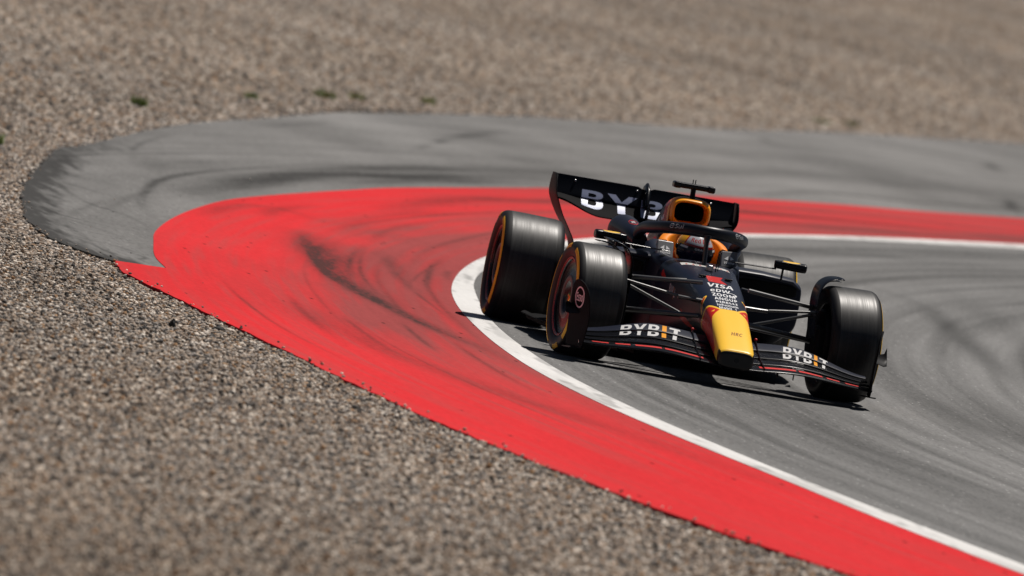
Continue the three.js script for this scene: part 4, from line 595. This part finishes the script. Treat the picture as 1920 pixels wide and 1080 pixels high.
// --- rear wing
{ const rw = group('rear_wing', car), N = 44, main = [], flap = [];
  for (let k = 0; k <= N; k++) { const x = lerp(-0.60, 0.60, k / N), a = Math.abs(x), rise = 0.085 * smooth(0.30, 0.61, a); main.push({ le: V(x, 0.768 + rise, -3.86 - 0.05 * smooth(0.3, 0.6, a)), te: V(x, 0.872 + 0.012 * smooth(0.4, 0.6, a), -4.045), t: 0.022, c: -0.08 }); flap.push({ le: V(x, 0.870, -4.03), te: V(x, 1.004, -4.083), t: 0.012, c: -0.05 }); }
  for (let k = 0; k <= N; k++) if (Math.abs(Math.abs(flap[k].te.x)) < 0.03) flap[k].te.y -= 0.012;
  const mp = group('main_plane', rw); add('blade', foil(main), matteBlack, mp);
  const fp = group('drs_flap', rw); add('blade', foil(flap), gloss, fp);
  const big = canvasTex(1400, 256, (g, W, H) => { g.clearRect(0, 0, W, H); g.font = 'bold 300px sans-serif'; g.fillStyle = '#aab3cf'; const put = (s, x, w) => { g.save(); g.translate(x, H - 16); g.scale(w / g.measureText(s).width, 1.03); g.fillText(s, 0, 0); g.restore(); }; put('B', 10, 285); put('Y', 305, 300); put('B', 610, 285); put('I', 925, 95); put('T', 1060, 300); });  // white letters; their sky-lit shade is mixed into the bluish fill colour
  lettered(main, -0.46, 0.48, 0.36, 0.985, 0.0, 0.46, mp, 'lettering', big, 30); lettered(flap, -0.46, 0.48, 0.03, 0.50, 0.5, 1.0, fp, 'lettering', big, 30);
  for (const x of [-0.48, -0.06, 0.44]) { const f = foilPatch(flap, (x + 0.6) / 1.2, (x + 0.6) / 1.2, 0.78, 0.78, 0.002); const p = f(0, 0); add('sensor_dot', at(new THREE.SphereGeometry(0.009, 10, 6), p.x, p.y, p.z), silver, fp); }
  both(s => { const rows = interpStations([[1.006, 0.614, -3.99, 0.614, -4.22], [0.96, 0.616, -3.94, 0.616, -4.26], [0.88, 0.612, -3.88, 0.612, -4.30], [0.82, 0.585, -3.88, 0.590, -4.31], [0.74, 0.54, -3.93, 0.545, -4.30], [0.65, 0.475, -3.99, 0.48, -4.29], [0.56, 0.425, -4.0, 0.43, -4.28], [0.42, 0.41, -3.98, 0.415, -4.26], [0.26, 0.41, -3.96, 0.415, -4.24]], 34);
    add('end_plate', foil(rows.map(([y, lx, lz, tx, tz]) => ({ le: V(s * lx, y, lz), te: V(s * tx, y, tz), t: 0.014 })), V(s, 0, 0)), carbon, rw); });
  add('drs_actuator', loft([[-3.90, 0.012, 0.90, 0.86], [-3.95, 0.018, 1.00, 0.86], [-4.06, 0.02, 1.04, 0.86], [-4.14, 0.016, 1.02, 0.95]].map(r => sring(r[0], 0.045 - 0.045, r[1], r[2], r[3], 2.6, 20))), gloss, rw);
  add('swan_neck', foil([{ le: V(0, 0.36, -3.88), te: V(0, 0.36, -4.1), t: 0.02 }, { le: V(0, 0.70, -3.86), te: V(0, 0.70, -4.0), t: 0.018 }, { le: V(0, 0.90, -3.78), te: V(0, 0.90, -3.9), t: 0.016 }, { le: V(0, 0.915, -3.84), te: V(0, 0.86, -4.0), t: 0.016 }], V(1, 0, 0)), gloss, rw);
  add('beam_wing', foil([-0.41, -0.2, 0, 0.2, 0.41].map(x => ({ le: V(x, 0.42, -3.98), te: V(x, 0.48, -4.18), t: 0.018 }))), gloss, rw); }

// ------------------------------------------------------------ driver
{ const d = group('person'); d.position.set(0, 0, 0); d.userData = { label: 'driver in patterned helmet and navy race suit seated in the cockpit', category: 'person' };
  // body: one surface from a smooth union of tapered bones
  const B = [[[0, 0.62, -1.60], 0.062, [0, 0.54, -1.62], 0.075], [[0, 0.53, -1.62], 0.12, [0, 0.30, -1.55], 0.115], [[-0.10, 0.52, -1.62], 0.075, [0.10, 0.52, -1.62], 0.075], [[0, 0.30, -1.55], 0.12, [0, 0.27, -1.42], 0.115]];
  for (const s of [-1, 1]) { B.push([[s * 0.15, 0.52, -1.61], 0.055, [s * 0.172, 0.40, -1.42], 0.045], [[s * 0.172, 0.40, -1.42], 0.043, [s * 0.135, 0.535, -1.20], 0.030], [[s * 0.075, 0.27, -1.42], 0.078, [s * 0.10, 0.44, -1.02], 0.055], [[s * 0.10, 0.44, -1.02], 0.052, [s * 0.08, 0.33, -0.62], 0.036], [[s * 0.08, 0.33, -0.62], 0.036, [s * 0.08, 0.42, -0.55], 0.03]);
    B.push([[s * 0.135, 0.535, -1.20], 0.028, [s * 0.125, 0.565, -1.145], 0.024]); for (let f = 0; f < 4; f++) { const y = 0.585 - f * 0.019; B.push([[s * 0.13, y, -1.155], 0.0095, [s * 0.145, y - 0.004, -1.12], 0.009], [[s * 0.145, y - 0.004, -1.12], 0.009, [s * 0.122, y - 0.006, -1.10], 0.008]); } B.push([[s * 0.12, 0.575, -1.16], 0.0105, [s * 0.108, 0.595, -1.125], 0.009]); }
  const n = 96, half = 0.62, cx = 0, cy = 0.42, cz = -1.12, mc = new MarchingCubes(n, new THREE.MeshBasicMaterial(), false, false, 90000); mc.isolation = 0;
  for (let k = 0; k < n; k++) for (let j = 0; j < n; j++) for (let i = 0; i < n; i++) { const x = cx + (i / n * 2 - 1) * half, y = cy + (j / n * 2 - 1) * half, z = cz + (k / n * 2 - 1) * half; let dd = 1;
    for (const [a, ra, b, rb] of B) { const ux = b[0] - a[0], uy = b[1] - a[1], uz = b[2] - a[2], t = clamp(((x - a[0]) * ux + (y - a[1]) * uy + (z - a[2]) * uz) / (ux * ux + uy * uy + uz * uz)); const q = Math.hypot(x - a[0] - ux * t, y - a[1] - uy * t, z - a[2] - uz * t) - lerp(ra, rb, t), kk = 0.02, hh = clamp(0.5 + 0.5 * (dd - q) / kk); dd = lerp(dd, q, hh) - kk * hh * (1 - hh); }
    mc.field[i + j * n + k * n * n] = -dd; }
  mc.update(); const g = new THREE.BufferGeometry(), P = mc.positionArray.slice(0, mc.count * 3), Nn = mc.normalArray.slice(0, mc.count * 3); g.setAttribute('position', new THREE.Float32BufferAttribute(P, 3)); g.setAttribute('normal', new THREE.Float32BufferAttribute(Nn, 3)); g.scale(half, half, half); g.translate(cx, cy, cz);
  add('body', g, std(lin(0.012, 0.016, 0.04), 0.8), d);
  const h = group('helmet', d); h.position.set(0, 0.738, -1.46); h.rotation.set(0.12, 0.20, -0.04);
  const HR = (th, ph, o = 0) => { // th 0 = front, ph up
    const c = Math.cos(ph), jaw = smooth(-0.15, -0.8, ph) * Math.max(0, Math.cos(th)); return V((0.124 + o) * c * Math.sin(th) * (1 - 0.08 * jaw), (0.128 + o) * Math.sin(ph), (0.142 + o) * c * Math.cos(th) + 0.018 * jaw); };
  const hMap = canvasTex(1024, 512, (c, W, H) => { // x: -180..180 deg from the face, y: 90..-75 deg
    const X = a => (a + 180) / 360 * W, Y = p => (90 - p) / 165 * H; c.fillStyle = '#b9bac0'; c.fillRect(0, 0, W, H); c.fillStyle = '#8f1a1a'; c.fillRect(X(-70), Y(24), W * 140 / 360, H * 16 / 165);
    c.fillStyle = '#161c38'; c.fillRect(0, Y(-18), W, H); c.fillRect(X(-180), 0, W * 0.14, H); c.fillRect(X(130), 0, W * 0.14, H); for (const s of [-1, 1]) { c.fillStyle = '#e8a51c'; c.beginPath(); c.moveTo(X(s * 50), Y(62)); c.lineTo(X(s * 125), Y(40)); c.lineTo(X(s * 120), Y(-10)); c.lineTo(X(s * 62), Y(8)); c.fill(); c.strokeStyle = '#b3201c'; c.lineWidth = 14; c.beginPath(); c.moveTo(X(s * 20), Y(80)); c.lineTo(X(s * 55), Y(55)); c.lineTo(X(s * 60), Y(8)); c.lineTo(X(s * 118), Y(-16)); c.stroke(); c.fillStyle = '#e6e6e6'; c.fillRect(X(s * 95 - 16), Y(-12), W * 32 / 360, H * 18 / 165); }
    c.fillStyle = '#b3201c'; c.font = 'bold 60px sans-serif'; c.textAlign = 'center'; c.fillText('Red Bull', X(0), Y(32)); c.fillStyle = '#27303f'; c.font = 'bold 44px sans-serif'; c.fillText('GO', X(-28), Y(58)); c.fillStyle = '#b3201c'; c.beginPath(); c.arc(X(-48), Y(68), 18, 0, 7); c.fill(); });
  add('shell', gridGeo(64, 32, (u, v) => HR((u * 360 - 180) * Math.PI / 180, (-75 + 165 * v) * Math.PI / 180)), phy(0xffffff, 0.22, { map: hMap, clearcoat: 0.6, clearcoatRoughness: 0.1 }), h);
  add('visor', gridGeo(32, 10, (u, v) => HR(lerp(-1.45, 1.45, u), lerp(-0.33, 0.19, v), 0.004)), phy(lin(0.012, 0.008, 0.035), 0.12, { specularIntensity: 0.6 }), h);
  add('visor_strip', gridGeo(32, 3, (u, v) => HR(lerp(-1.3, 1.3, u), lerp(0.14, 0.30, v), 0.0055)), std(0xffffff, 0.3, { map: canvasTex(512, 48, (c, W, H) => { c.fillStyle = '#15171c'; c.fillRect(0, 0, W, H); c.fillStyle = '#e8e8e8'; c.font = 'bold 40px sans-serif'; c.textAlign = 'center'; c.fillText('ORACLE', W / 2, 39); c.fillRect(20, 8, 90, 32); c.fillRect(402, 8, 90, 32); }) }), h);
  both(s => { const p = HR(s * 1.5, 0.1, 0.004); add('visor_pivot', new THREE.SphereGeometry(0.018, 12, 8).scale(0.5, 1, 1).translate(p.x, p.y, p.z), gloss, h); });
  add('chin_vent', gridGeo(12, 4, (u, v) => HR(lerp(-0.4, 0.4, u), lerp(-0.62, -0.45, v), 0.003)), carbon, h);
}
{ const w = group('steering_wheel', car); w.position.set(0, 0.56, -1.115); w.rotation.x = 0.35;
  add('grip', tube([V(-0.125, 0.05, 0), V(-0.135, 0, 0), V(-0.125, -0.05, 0), V(-0.06, -0.075, 0), V(0.06, -0.075, 0), V(0.125, -0.05, 0), V(0.135, 0, 0), V(0.125, 0.05, 0)], 0.012, 40), rubberMat, w);
  add('display_housing', new RoundedBoxGeometry(0.2, 0.11, 0.025, 3, 0.01), carbon, w); add('column', at(new THREE.CylinderGeometry(0.02, 0.02, 0.25, 12).rotateX(Math.PI / 2), 0, 0, 0.13), carbon, w); }

scene.traverse(o => { if (o.isMesh) { o.castShadow = true; o.receiveShadow = true; if (!o.name) o.name = 'piece'; } });
renderer.render(scene, camera);
